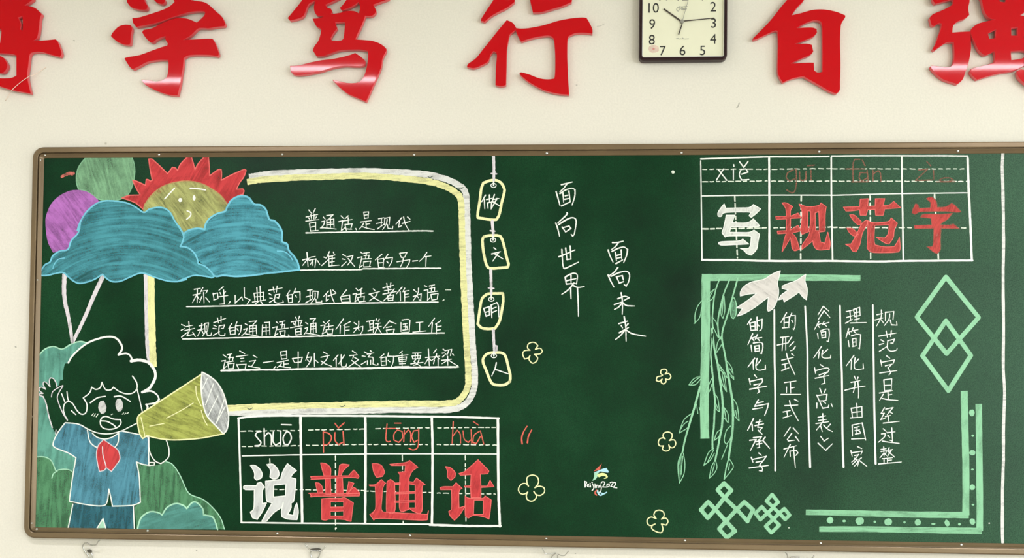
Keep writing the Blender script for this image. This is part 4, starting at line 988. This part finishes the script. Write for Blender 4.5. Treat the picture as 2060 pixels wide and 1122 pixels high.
block(tb, 'red block character 通', J_, [
    '80 485 125 485 165 505 190 560 170 595 120 605 95 560',
    '235 490 370 475 405 456 478 515 430 550 405 600 400 640 400 880 350 900 318 870 320 640 320 580 305 560 365 555 370 500 245 500',
    '210 640 240 620 275 645 280 880 245 920 205 900', '400 640 440 645 465 610 540 665 515 690 515 880 490 920 440 900 400 870 455 870 455 670 400 660',
    '275 653 325 650 325 664 275 668', '275 735 455 728 455 742 275 748', '275 808 455 803 455 818 275 822',
    '55 670 110 665 160 622 198 655 175 690 165 790 160 880 180 905 560 925 570 895 560 960 520 975 150 960 95 975 60 925 110 880 108 680 60 678'], C_REDF, C_REDL)
block(tb, 'red block character 话', J_, [
    '718 510 760 520 800 560 800 600 765 630 735 600 735 550',
    '670 695 700 685 780 685 810 650 862 700 835 730 835 870 890 850 840 930 795 975 760 940 745 900 770 885 770 710 675 710',
    '835 570 880 555 935 510 1000 450 1095 550 1085 572 1020 575 1025 680 1080 680 1105 630 1138 685 1025 692 1025 780 940 780 935 692 880 688 882 680 935 678 940 580 845 585',
    '888 765 925 785 1040 785 1060 765 1115 800 1105 900 1095 965 1045 945 960 935 915 958 890 940/965 800 1045 800 1045 925 960 925'], C_REDF, C_REDL)

# ------------------------------------------------------------------ title table at the upper right
t2 = table('chalk_title_grid', 'white ruled chalk grid of four cells at the upper right', [
    ('45 92 400 80 700 72 1000 72 1250 68', K_, 3.0), ('60 65 400 62 900 62 1100 62 1340 65', L_, 3.0), ('45 110 50 450 58 1040', K_, 2.4), ('58 1040 400 1042 680 1050 1240 1050', K_, 4.2), ('30 1050 500 1055 760 1050 1385 1045', L_, 4.0),
    ('60 440 350 435 700 432 1262 432', K_, 2.4), ('50 434 700 418 1360 410', L_, 2.4), ('688 85 690 450 690 1045', K_, 4), ('1272 78 1275 600 1285 1040', K_, 3.2), ('720 75 725 420 735 1050', L_, 3.4), ('1340 85 1350 400 1365 700 1378 1045', L_, 4.6)],
    [('55 188 670 188', K_, 2.2), ('55 307 670 298', K_, 2.2), ('705 188 1265 182', K_, 2.2), ('705 300 1265 300', K_, 2.2), ('60 184 1335 186', L_, 2.2), ('60 300 1335 303', L_, 2.2), ('365 440 390 1020', K_, 2.8), ('990 440 985 1030', K_, 3.2), ('422 425 428 1040', L_, 3), ('1028 415 1065 1030', L_, 3.4),
     ('55 750 680 738', K_, 3), ('730 738 1265 732', K_, 2.6), ('60 735 1340 740', L_, 2.8)])
pinyin(t2, K_, '210 190 290 292/260 185 192 292/355 145 357 162/352 188 352 288/430 235 490 215 470 185 425 190 408 240 430 290 497 285/410 118 450 170 490 115', 2.4, C_WHITE)
pinyin(t2, K_, '915 195 865 220 850 265 880 300 925 280/940 185 945 310 930 390 900 412 855 385/975 215 975 285 1010 298 1040 270/1035 210 1035 290/1080 200 1082 290/1050 155 1115 150', 2.6, C_BROWN, 'rubbed brownish red syllable')
pinyin(t2, L_, '325 95 280 95 262 140 262 305/195 185 370 185/350 105 375 155/385 220 330 220 320 270 345 300 395 270/395 200 405 300/450 200 450 300/455 230 500 200 520 230 525 300/250 308 400 306', 2.6, C_BROWN, 'rubbed brownish red syllable')
pinyin(t2, L_, '880 195 965 185 850 295 1000 290/1018 200 1020 285/955 115 992 155/1075 290 1110 272 1170 270 1205 290 1150 305 1090 300 1075 290/1050 308 1220 305', 2.6, C_BROWN, 'rubbed brownish red syllable')
block(t2, 'white block character 写', K_, [
    '205 605 225 565 265 515 280 555 400 552 500 548 540 520 608 562 565 605 520 640 500 625 515 600 495 590 275 595 240 630 210 630',
    '285 620 365 620 340 690 480 690 540 655 598 718 560 728 330 728 315 780 490 782 545 760 598 800 585 860 570 940 520 995 480 980 445 945 418 932 490 935 510 910 520 830 500 815 310 815 275 825 245 785 265 720',
    '215 880 240 870 400 862 440 845 495 890 400 895 235 900'], chalk('pale_block_chalk', srgb(212, 214, 206), cover=1.0, contrast=0.5, angle=75, hatch=110, tint=0.06), C_WHITE, 1.8)
block(t2, 'red block character 规, partly rubbed', K_, [
    '810 505 850 505 910 540 890 575 888 630 960 600 990 645 890 650 888 760 960 715 990 765 900 790 940 830 975 940 930 955 905 930 890 830 850 900 810 965 830 850 850 790 770 795 765 770 850 765 850 655 755 658 750 632 850 632 845 560',
    '970 515 1050 540 1150 530 1175 505 1225 540 1215 620 1215 770 1150 780 1160 800 1170 870 1210 885 1240 780 1262 880 1255 940 1150 945 1110 910 1100 860 1050 900 1000 940 1000 900 1060 810 1070 770 1000 800 985 760 1000 600/1052 578 1076 582 1076 700 1060 765 1050 700/1120 600 1155 585 1162 765 1125 765'], C_REDF2, C_REDL)
block(t2, 'red block character 范', L_, [
    '172 545 325 540 330 470 405 465 400 535 470 535 472 465 560 465 545 530 600 525 645 490 710 550 560 562 545 620 475 620 470 565 400 568 385 620 330 620 325 570 195 582',
    '230 618 275 620 340 680 335 705 310 712 265 670', '205 742 260 748 310 800 290 818 260 812 225 780', '190 893 245 890 290 810 345 700 390 665 395 700 350 790 325 900 290 965 255 955 235 920',
    '400 670 455 690 590 680 620 645 680 695 650 760 640 830 600 890 560 880 480 828 560 835 590 800 600 745 600 710 465 715 460 850 470 900 560 918 650 915 680 870 698 830 705 930 690 965 600 972 440 968 395 930 400 800'], C_REDF2, C_REDL)
block(t2, 'rubbed red block character 字', L_, [
    '815 600 825 560 850 510 875 520 885 555 990 550 990 500 950 465 975 450 1010 450 1045 490 1055 545 1130 540 1190 505 1230 535 1280 590 1240 595 1190 590 1100 585 900 590 870 600 845 615',
    '895 640 930 610 1090 610 1200 600 1150 660 1100 690 1085 710 1170 710 1205 700 1265 748 1090 745 1085 860 1085 940 1060 980 1030 975 990 945 955 915 1000 915 1015 890 1020 745 840 748 835 715 1000 710 995 650'], C_REDF2, C_BROWN)

# ------------------------------------------------------------------ two vertical verses in the middle
v1 = group_part('chalk_verse', 'upright white verse of four characters, the higher one')
chars(v1, M_, [('面', '260 140 405 105/335 128 290 190 240 235/190 235 215 320 240 415/240 258 320 210 400 188 440 210 438 290 402 410/280 250 290 375/360 225 377 360/310 290 350 280/305 335 365 322/262 422 320 395 378 368'),
 ('向', '335 515 330 540 210 650/185 650 210 720 235 825/225 670 300 620 390 580 440 590 455 640 432 790 410 822 390 800/270 705 315 770/280 712 360 688 385 720 315 770'),
 ('世', '175 185 250 155 340 115/205 110 215 260 225 300 250 300 375 240/245 95 258 210/290 75 298 210/258 213 300 208', N_),
 ('界', '240 395 250 465/245 390 300 360 340 355 365 380 355 465/250 430 350 410/300 375 300 460/255 465 345 458/330 455 270 525 205 570/320 478 370 500 435 490/295 500 300 615/365 510 372 640 376 795', N_)], w=2.9)
v2 = group_part('chalk_verse', 'upright white verse of four characters, the lower one at the right')
chars(v2, N_, [('面', '725 40 780 38 835 25/785 40 755 80 715 110/680 115 700 175 730 240/720 130 780 100 840 85 880 110 870 170 840 245/755 140 765 225/815 115 820 210/770 172 815 160/765 202 818 190/760 255 830 218'),
 ('向', '780 295 740 345 690 380/680 372 705 430 740 495/710 385 800 345 870 335 900 370 890 440 865 485 845 470/765 390 795 455/770 390 825 378 838 425/795 455 840 440'),
 ('未', '815 555 828 660 825 775/780 615 850 590 895 605 845 632/745 675 825 648/825 655 790 700 745 725/830 655 870 685 950 690'),
 ('来', '845 800 860 900 865 1050/790 870 880 845/815 890 828 915/885 870 862 900/795 965 890 910/850 940 810 990 755 1035/865 935 930 975 1065 1000')], w=2.9)

# ------------------------------------------------------------------ right text: five upright columns
def column(lab, rule):
    if rule is None: return group_part('chalk_text_column', lab)
    return Draw(5).line([rule], 3.4, 4.0, step=20).build('chalk_text_column', C_WHITE, board, lab)
c = column('first upright text column at the right, with the ruled line at its left', [(1755.8, 613.6), (1758.2, 779.7), (1760, 871), (1761.6, 932.6)])
chars(c, R_, [('规', '650 205 720 190/625 270 725 245/705 145 700 240 645 345/705 270 735 310/755 175 755 280/755 175 860 165 850 265/808 195 800 260 742 340/815 270 830 330 900 335 895 290'),
 ('范', '670 475 890 435/765 410 780 490/830 405 820 480/700 520 740 545/680 580 735 565/680 665 780 600/785 530 870 510 850 560 820 560/785 530 780 620 820 660 890 650 902 625'),
 ('字', '770 720 810 750/695 775 710 850/710 800 870 770 850 820/755 845 835 825 790 870/685 935 900 905/790 870 822 930 800 960'),
 ('是', '697 -35 705 90/697 -38 790 -50 785 85/700 30 780 25/705 95 785 85/645 120 800 92/745 100 750 190/750 145 792 135/690 135 645 210/680 185 760 200 865 207', T_),
 ('经', '705 295 665 360 702 360 660 435 712 420/720 310 805 292 735 380/760 340 800 362/715 400 775 385/750 390 755 455/690 478 880 455', T_),
 ('过', '690 545 725 575/670 605 712 600 705 640 630 705/680 690 770 705 880 717/735 590 830 580/790 535 800 690 768 680/745 622 767 648', T_),
 ('整', '665 790 725 780/695 760 700 870/665 815 725 805 720 840/690 845 650 890/705 840 728 862/760 770 738 812/750 800 802 790/785 800 740 872/750 815 825 880/680 900 800 888/740 895 740 945/745 920 790 915/700 915 700 950/635 962 905 938', T_)], w=2.3)
c = column('second upright text column at the right, with the ruled line at its left', [(1689.7, 615), (1691.3, 696), (1693.9, 770), (1694.7, 871.6), (1697, 939)])
chars(c, R_, [('理', '265 165 345 148/310 155 320 270/270 240 350 215/255 310 340 262/355 140 372 230/355 140 430 112 440 215/365 182 435 168/370 228 440 212/395 130 400 300/370 268 430 252/320 308 515 303'),
 ('简', '295 380 260 495/280 430 330 410/295 430 308 458/350 370 330 420/345 405 412 392/360 410 387 438/290 530 300 605/330 470 400 450 445 455 442 520 430 630 415 620/340 510 350 602/340 510 385 500 387 590/345 552 385 545/345 602 390 592'),
 ('化', '360 715 265 845/330 780 325 890/420 760 365 820/375 745 365 860 400 890 480 880 476 820'),
 ('并', '365 975 382 1015/412 988 398 1025/325 1052 435 1030/248 1152 370 1120 501 1098/372 1045 370 1110 352 1180/410 1040 420 1150 417 1248'),
 ('由', '310 300 325 410/315 300 435 280 440 405/375 245 382 405/325 350 435 340/300 415 440 405', T_),
 ('国', '320 500 325 630/325 500 440 475 482 680/350 530 405 517/380 525 375 602/355 567 410 557/360 607 420 597/403 572 422 588/315 665 480 660', T_),
 ('家', '385 755 435 780/305 805 320 870/320 830 440 810 425 850/350 862 402 850/395 850 355 905 315 940/350 895 392 940 385 985/380 910 325 965/398 935 345 990/430 890 400 915/400 915 495 990', T_)], w=2.3)
c = column('third upright text column, set in double angle brackets, with the ruled line at its left', [(1619.6, 616), (1624, 700), (1624.6, 775), (1627, 860), (1629.7, 939.3)])
chars(c, PP, [('《', '1035 100 970 205/1040 103 1105 160/1045 155 970 270/1048 158 1120 240'),
 ('简', '980 290 925 390/960 332 1020 312/970 340 988 365/1045 290 1022 332/1035 322 1108 300/1052 325 1078 352/965 440 972 505/1000 410 1060 385 1105 385 1112 450 1100 540 1080 535/1010 425 1020 490/1010 425 1065 415 1068 490/1015 460 1065 455/1020 495 1070 488'),
 ('化', '1015 600 915 745/985 670 975 750/1090 640 1020 705/1030 650 1018 720 1050 748 1125 745 1130 710'),
 ('字', '1000 830 1045 860/925 870 940 940/940 905 1080 870 1110 890 1090 930/985 960 1080 925 1040 970/935 1000 1105 965/1040 970 1055 1062 1015 1075'),
 ('总', '940 65 965 130/1010 75 985 135/905 145 935 215/920 150 1025 135 1015 205/935 215 1015 207/905 240 905 300/945 235 975 300 1040 290 1047 262/980 215 1010 242/1075 248 1090 282', Q_),
 ('表', '920 410 1010 390/895 482 1045 460/975 365 980 465/925 447 1020 432/975 465 900 560/950 510 970 577/985 500 1030 545 1090 577/1065 490 1027 533', Q_),
 ('》', '950 635 990 690 1045 655/920 715 1010 800 1090 722', Q_)], w=2.3)
c = column('fourth upright text column with the ruled line at its left', [(1557.7, 623), (1558.2, 712), (1559.4, 790), (1559.7, 946)])
chars(c, PP, [('的', '575 180 505 300/545 240 545 360/545 245 610 230 602 360/550 305 600 298/525 370 610 362/640 185 615 240/630 215 685 215 682 340 665 390 655 380/640 275 657 302'),
 ('形', '500 490 605 478/460 585 600 555/530 495 520 655/565 490 565 650/640 485 600 545/665 545 610 600/685 600 660 640 625 655'),
 ('式', '515 775 660 740/575 690 600 780 680 957/640 695 667 715/520 830 602 810/555 825 560 880/515 905 605 870'),
 ('正', '521 -4 658 -24/590 -10 595 122/605 60 640 52/545 50 545 115/480 137 715 135', Q_),
 ('式', '525 270 680 262/580 210 605 300 685 450/640 195 682 216/505 345 590 327/550 340 556 397/505 415 605 385', Q_),
 ('公', '590 525 515 635/625 535 685 600/605 600 555 670 565 688 640 680/650 635 695 695', Q_),
 ('布', '515 785 660 745/590 730 515 882/585 810 590 872/585 810 660 800 680 830 655 862/630 760 635 860 650 1005', Q_)], w=2.3)
c = column('fifth upright text column, the leftmost one under the white birds', None)
chars(c, PP, [('的', '130 260 85 325/115 305 130 400/120 310 180 292 182 400/130 352 177 347/130 402 195 394/205 235 205 402/210 282 270 262 262 380 235 405/215 330 232 347'),
 ('简', '150 445 90 580/130 502 190 480/150 510 168 535/210 455 182 512/195 500 265 490/215 505 237 532/130 590 140 670/160 560 240 550 275 565 278 620 262 690 240 685/175 600 180 660/175 600 230 590 237 660/180 632 230 627/180 664 235 658'),
 ('化', '175 750 90 860/155 790 160 890/250 775 190 850/205 755 190 860 225 900 310 885 310 835'),
 ('字', '785 65 805 90/735 100 745 155/745 125 855 100 860 125 845 145/780 158 845 145 805 185/740 200 900 170/810 182 832 220 812 237', O_),
 ('与', '820 300 785 360/815 327 868 317/785 360 915 335 905 380 880 447/770 387 862 372', O_),
 ('传', '775 475 720 585/762 530 767 590/800 512 857 500/790 542 870 525/835 485 815 555/815 555 857 560 832 590/820 585 857 622', O_),
 ('承', '775 655 850 645 827 680/825 675 832 745 810 750/800 692 850 685/805 717 855 708/740 680 800 672 745 778/885 650 860 682/865 682 927 755', O_),
 ('字', '825 800 850 820/755 840 770 885/765 860 895 830 870 868/800 887 865 872 830 915/735 940 915 915/835 915 860 945 855 968 830 966', O_)], w=2.6)
Draw(5).line([[(2017.5, 308), (2016, 335), (2017.5, 380), (2019, 480), (2018, 560), (2019, 650), (2018.5, 740), (2021, 790), (2018.5, 870), (2019, 910), (2016.5, 1000), (2017, 1090)]], 6.0, 6.0, step=20, jit=0.12).build('dividing_line', C_BANDW, board, 'tall white chalk line near the right picture edge')

# ------------------------------------------------------------------ mint border, willow, birds, diamonds
br = Draw(1).line([[(1420, 556), (1420, 620), (1419, 700), (1417, 800), (1418, 882)]], 17, 18, step=12, jit=.04).build('mint_border', C_MINT, board, 'mint green chalk border at the upper left of the right text')
Draw(2).line([[(1412, 558), (1560, 558), (1731, 559)]], 14, 12, step=12, jit=.05).build('top_bar', C_MINTH, br)
wil = group_part('chalk_willow', 'mint green chalk willow branches hanging from the border')
w1 = P('475 152 435 270 415 400 405 540 410 640', *S_)[0]
Draw(3).line([w1], 2.4, 3.2).line(P('410 690 395 820 390 900 405 1050', *S_), 3).line(P('378 -20 390 60 400 180 412 300 408 430 402 560 390 650 390 760', *O_), 3.6).build('branch', C_MINTL, wil)
Draw(3).line(P('575 155 520 290 485 420 460 560 462 660 470 720', *S_), 2.8).line(P('400 640 430 860 470 1040', *S_), 4).line(P('440 -30 465 150 485 330 480 530 460 640 440 750 415 870', *O_), 4.6, 3.6).build('branch', C_MINTL, wil)
Draw(3).line(P('655 142 605 320 555 500 510 640 500 740 530 900 550 1040', *S_), 3, 3.4).line(P('522 -30 545 110 575 300 582 450 578 580 560 720 542 850', *O_), 4.6, 4).line(P('542 850 520 930 500 1045', *O_), 2.4).build('branch', C_MINTL, wil)
Draw(3).line(P('272 180 220 370 175 520 130 680 108 790', *O_), 4.4, 3.2).build('branch', C_MINTL, wil)
def leaf(s, reg, w=1.7):
    Draw(4).line(P(s, *reg), w, corner=70).build('leaf', C_MINTL, wil)
for s in ('430 250 380 290 350 380 400 350 432 290/410 270 365 350', '305 360 260 420 235 500 235 585/300 430 280 530 225 588', '410 530 445 580 465 650 470 715/412 620 440 680 460 722', '520 320 490 430 490 500 510 537 528 450 520 320/512 350 500 500',
          '325 640 300 700 305 790 320 822 342 760 335 660 325 640', '490 718 455 780 440 885/495 795 450 870/490 740 460 720', '470 990 520 1060 550 1122/480 1000 500 1060 530 1110', '530 940 590 1010 615 1115 580 1080 545 1000', '295 1100 240 1122'):
    leaf(s, S_)
for s in ('280 72 215 100 168 158 230 155 285 95/270 85 190 150', '385 95 350 170 315 272 360 220 385 150', '190 430 120 490 75 612 130 580 158 560/160 500 120 530 80 595', '405 240 440 290 455 412 425 385 412 330/420 330 440 380', '490 360 535 430 537 515 500 470/500 380 520 500',
          '575 280 620 350 640 497 598 450 590 400/608 400 620 470', '465 580 430 610 405 682 450 645 468 600', '560 545 520 590 500 680 520 715 550 680 572 620', '530 722 475 858', '400 755 350 800 308 915 370 865 408 800/400 770 345 880', '415 870 380 930 360 1037 410 985 432 930 418 870/410 900 385 990',
          '545 850 585 920 562 970 505 1040/550 900 540 960', '105 790 70 870 65 950 78 1082 120 1000 130 900 115 800/110 830 100 930 95 1000', '240 340 252 428', '265 370 268 395', '545 0 580 50 590 107 560 75', '460 20 500 60 522 222 490 170 460 80/480 60 510 200'):
    leaf(s, O_)
Draw(3).fill(P('600 345 585 440 592 510 612 535 632 500 636 400', *S_)).build('leaf', C_MINTP, wil)
Draw(4).loop(P('600 342 582 440 590 520 612 540 636 500 640 400 618 335', *S_), 1.8).build('leaf', C_MINTL, wil)
Draw(3).fill(P('100 795 70 870 66 950 76 1075 95 1010 100 900', *O_)).build('leaf', C_MINTP, wil)
for s, lab in (('1072 70 1060 130 1045 190 1055 260 1050 330 1020 410 990 450 955 468 945 450 950 380 955 330 900 370 820 430 720 490 650 515 700 440 640 435 700 395 780 340 840 290 760 300 680 318 680 280 710 230 780 185 860 165 920 150 980 110 1040 80', 'larger white chalk bird flying up right'),
               ('1322 105 1315 170 1335 240 1335 300 1328 355 1295 330 1255 280 1200 320 1110 375 1100 345 1055 355 1080 310 1150 260 1090 245 1090 220 1150 195 1230 165 1290 125', 'smaller white chalk bird flying up right')):
    b = Draw(8).fill(P(s, *S_)).build('chalk_bird', chalk('bird_chalk', srgb(208, 203, 196), cover=1.05, contrast=0.45, angle=-35, hatch=110, tint=0.10), board, lab)
    Draw(9).loop(P(s, *S_), 1.6).build('outline', C_WHITE, b)
for s, lab in (('345 112 102 447 350 752 618 450', 'large mint chalk diamond, the upper one'), ('345 478 148 770 365 1062 553 768', 'mint chalk diamond, the lower one')):
    d = Draw(3)
    p = P(s, *U_)[0]
    for i in range(4): d.ribbon(catmull([p[i], p[(i + 1) % 4]], 8), 9.0, jit=.05)
    d.build('chalk_diamond', C_MINTL, board, lab)
cb = Draw(2).line([[(1939.5, 786), (1941, 850), (1943, 940), (1943, 1036)]], 14, step=12, jit=.04).build('corner_border', C_MINT, board, 'double mint chalk border at the lower right of the text')
Draw(3).line([[(1949, 1035.5), (1840, 1034.5), (1720, 1032), (1621, 1030)]], 13, 11, step=12, jit=.05).build('inner_bar', C_MINTH, cb)
Draw(2).line([[(1969, 812), (1970, 900), (1971, 1000), (1971, 1068)]], 13, step=12, jit=.04).build('outer_bar', C_MINT, cb)
Draw(3).line([[(1975, 1067.5), (1860, 1066), (1740, 1064), (1648, 1064)]], 13, 11, step=12, jit=.05).build('outer_bar', C_MINTH, cb)
def vdot(x, y, rx, ry, rot=0):
    Draw(3).blob(V_[0] + x / V_[2], V_[1] + y / V_[2], rx / V_[2], ry / V_[2], rot).build('border_dot', C_MINTL, cb)
for a in ((158, 885, 28, 24), (340, 890, 25, 23), (530, 893, 20, 21), (718, 898, 16, 22, -.4), (880, 888, 18, 22, -.5), (58, 885, 11, 8), (255, 890, 9, 8), (445, 893, 8, 7), (630, 903, 14, 6), (797, 905, 9, 8),
          (877, 192, 18, 22), (882, 338, 8, 7), (880, 447, 20, 17), (880, 555, 9, 6), (880, 668, 18, 18), (884, 780, 9, 6)): vdot(*a)
Draw(3).blob(1669.8, 1046, 6.6, 6.6).build('border_dot', C_MINTL, cb)
for polys, w, lab in ((('435 140 350 228 440 330 530 235', '440 330 320 485 460 640 600 485', '225 385 130 490 220 598 320 485', '700 385 602 485 742 640 815 490', '460 640 370 740 470 855 580 770'), 8.2, 'large mint chalk knot of five squares'),
                      (('1065 290 990 375 1075 450 1145 390', '1080 460 1005 535 1080 610 1160 535', '930 450 845 535 910 620 1003 535', '1225 475 1160 535 1235 615 1295 560', '1080 612 980 705 1055 790 1160 690'), 7.2, 'small mint chalk knot of five squares')):
    d = Draw(3)
    for s in polys:
        p = P(s, *WW)[0]
        for i in range(4): d.ribbon(catmull([p[i], p[(i + 1) % 4]], 6), w, jit=.05)
    d.build('chalk_knot', C_MINTL, board, lab)

# ------------------------------------------------------------------ small flowers, marks and lettering in the middle
for s, reg, lab in (('240 215 265 180 240 150 200 145 165 165 160 205 185 225 130 230 110 265 130 315 165 305 185 280 175 320 210 358 250 340 262 300 230 268 290 262 312 235 290 205', X_, 'yellow outline flower nearest the tag chain, upper'),
               ('1530 490 1490 500 1480 535 1510 545 1540 520 1530 555 1555 572 1580 550 1575 520 1610 525 1630 495 1610 465 1570 470 1590 445 1575 420 1535 425 1525 460 1545 480', X_, 'small yellow outline flower below the verse, at the right'),
               ('1440 105 1420 80 1430 50 1470 40 1505 60 1500 100 1480 120 1525 115 1540 150 1520 185 1490 185 1475 160 1480 205 1445 220 1415 200 1425 170 1390 170 1375 140 1390 105 1420 95', Y_, 'yellow outline flower left of the longest willow leaf'),
               ('155 550 140 510 145 465 190 445 235 460 250 500 240 535 215 565 255 550 300 565 305 605 270 635 230 630 205 600 230 640 220 670 185 690 145 675 135 635 148 605 110 625 70 610 62 570 90 530 130 525', Y_, 'largest yellow outline flower beside the lower title grid'),
               ('1355 855 1335 820 1350 785 1390 775 1425 795 1430 830 1405 860 1445 850 1468 880 1450 915 1405 905 1420 950 1405 985 1365 980 1320 955 1315 925 1345 905 1300 920 1272 895 1275 860 1310 840', Y_, 'yellow outline flower just above the bottom frame')):
    st = P(s, *reg)[0]
    Draw(5).line([st + [st[0]]], 2.3, corner=75).build('chalk_flower', C_PALEY, board, lab)
Draw(5).line([P('155 1005 120 1060 100 1122', *X_)[0] + P('95 155', *Y_)[0:0] + [(1050.5, 892)]], 2.0, 3.2).build('curved_mark', C_REDP, board)
Draw(5).line(P('185 20 155 80 145 140', *Y_), 2.2, 3.4).build('curved_mark', C_REDP, board)
em = group_part('chalk_emblem', 'small games emblem in coloured chalk with the words Beijing 2022')
Draw(5).fill(P('635 150 600 230 592 298 520 325 430 345', *Z_)).build('red_blade', C_REDP, em)
Draw(6).fill(P('425 382 520 340 650 285 750 260 810 360 790 380 700 370 600 350 540 372 490 380', *Z_)).build('blue_band', C_SKY, em)
Draw(5).fill(P('440 385 580 362 500 430 560 400 530 460 480 540 395 585 425 520 440 470', *Z_)).build('green_blade', C_LGREEN, em)
Draw(6).fill(P('500 450 560 405 640 385 700 395 745 420 785 480 770 510 710 535 680 530 740 490 720 470 640 465 560 495', *Z_)).build('yellow_hook', chalk('yellow_green_chalk', srgb(214, 222, 150), cover=1.0, contrast=0.4), em)
Draw(6).line(P('205 595 212 740/205 600 250 612 245 650 212 665 240 695 212 742/268 700 310 695 298 668 270 685 275 730 320 735/345 690 350 738/335 645 345 655/400 660 430 740 420 790 385 830/380 620 395 630/460 690 465 755/455 660 460 668/490 690 500 752/495 705 530 692 545 750/600 690 565 705 570 742 605 735/605 690 620 770 600 850 560 870', *Z_), 1.9, step=1.0).build('lettering', C_WHITE, em, 'white chalk word Beijing')
Draw(6).line(P('615 640 650 605 700 615 700 660 650 740 745 742/790 660 755 690 770 740 815 720 820 680 790 660/840 630 890 612 915 640 855 725 925 735/930 620 980 632 970 680 925 748 1010 762', *Z_), 1.9, step=1.0).build('lettering', C_WHITE, em, 'white chalk number 2022')
Draw(5).line(P('500 820 462 860 460 900 500 940', *Z_), 2.6).build('pink_arc', C_REDP, em)
Draw(5).line(P('525 830 535 890 590 945 640 930 700 900 750 872', *Z_), 3.2, 2.6).line(P('590 880 650 900', *Z_), 2.2).build('blue_arc', C_SKY, em)
for x, y in ((1354, 346), (1587, 1061), (676, 1062), (1990, 1052)):
    Draw(4).blob(x, y, 3.4 if x == 1354 else 1.6).build('chalk_speck', C_DASH, board)
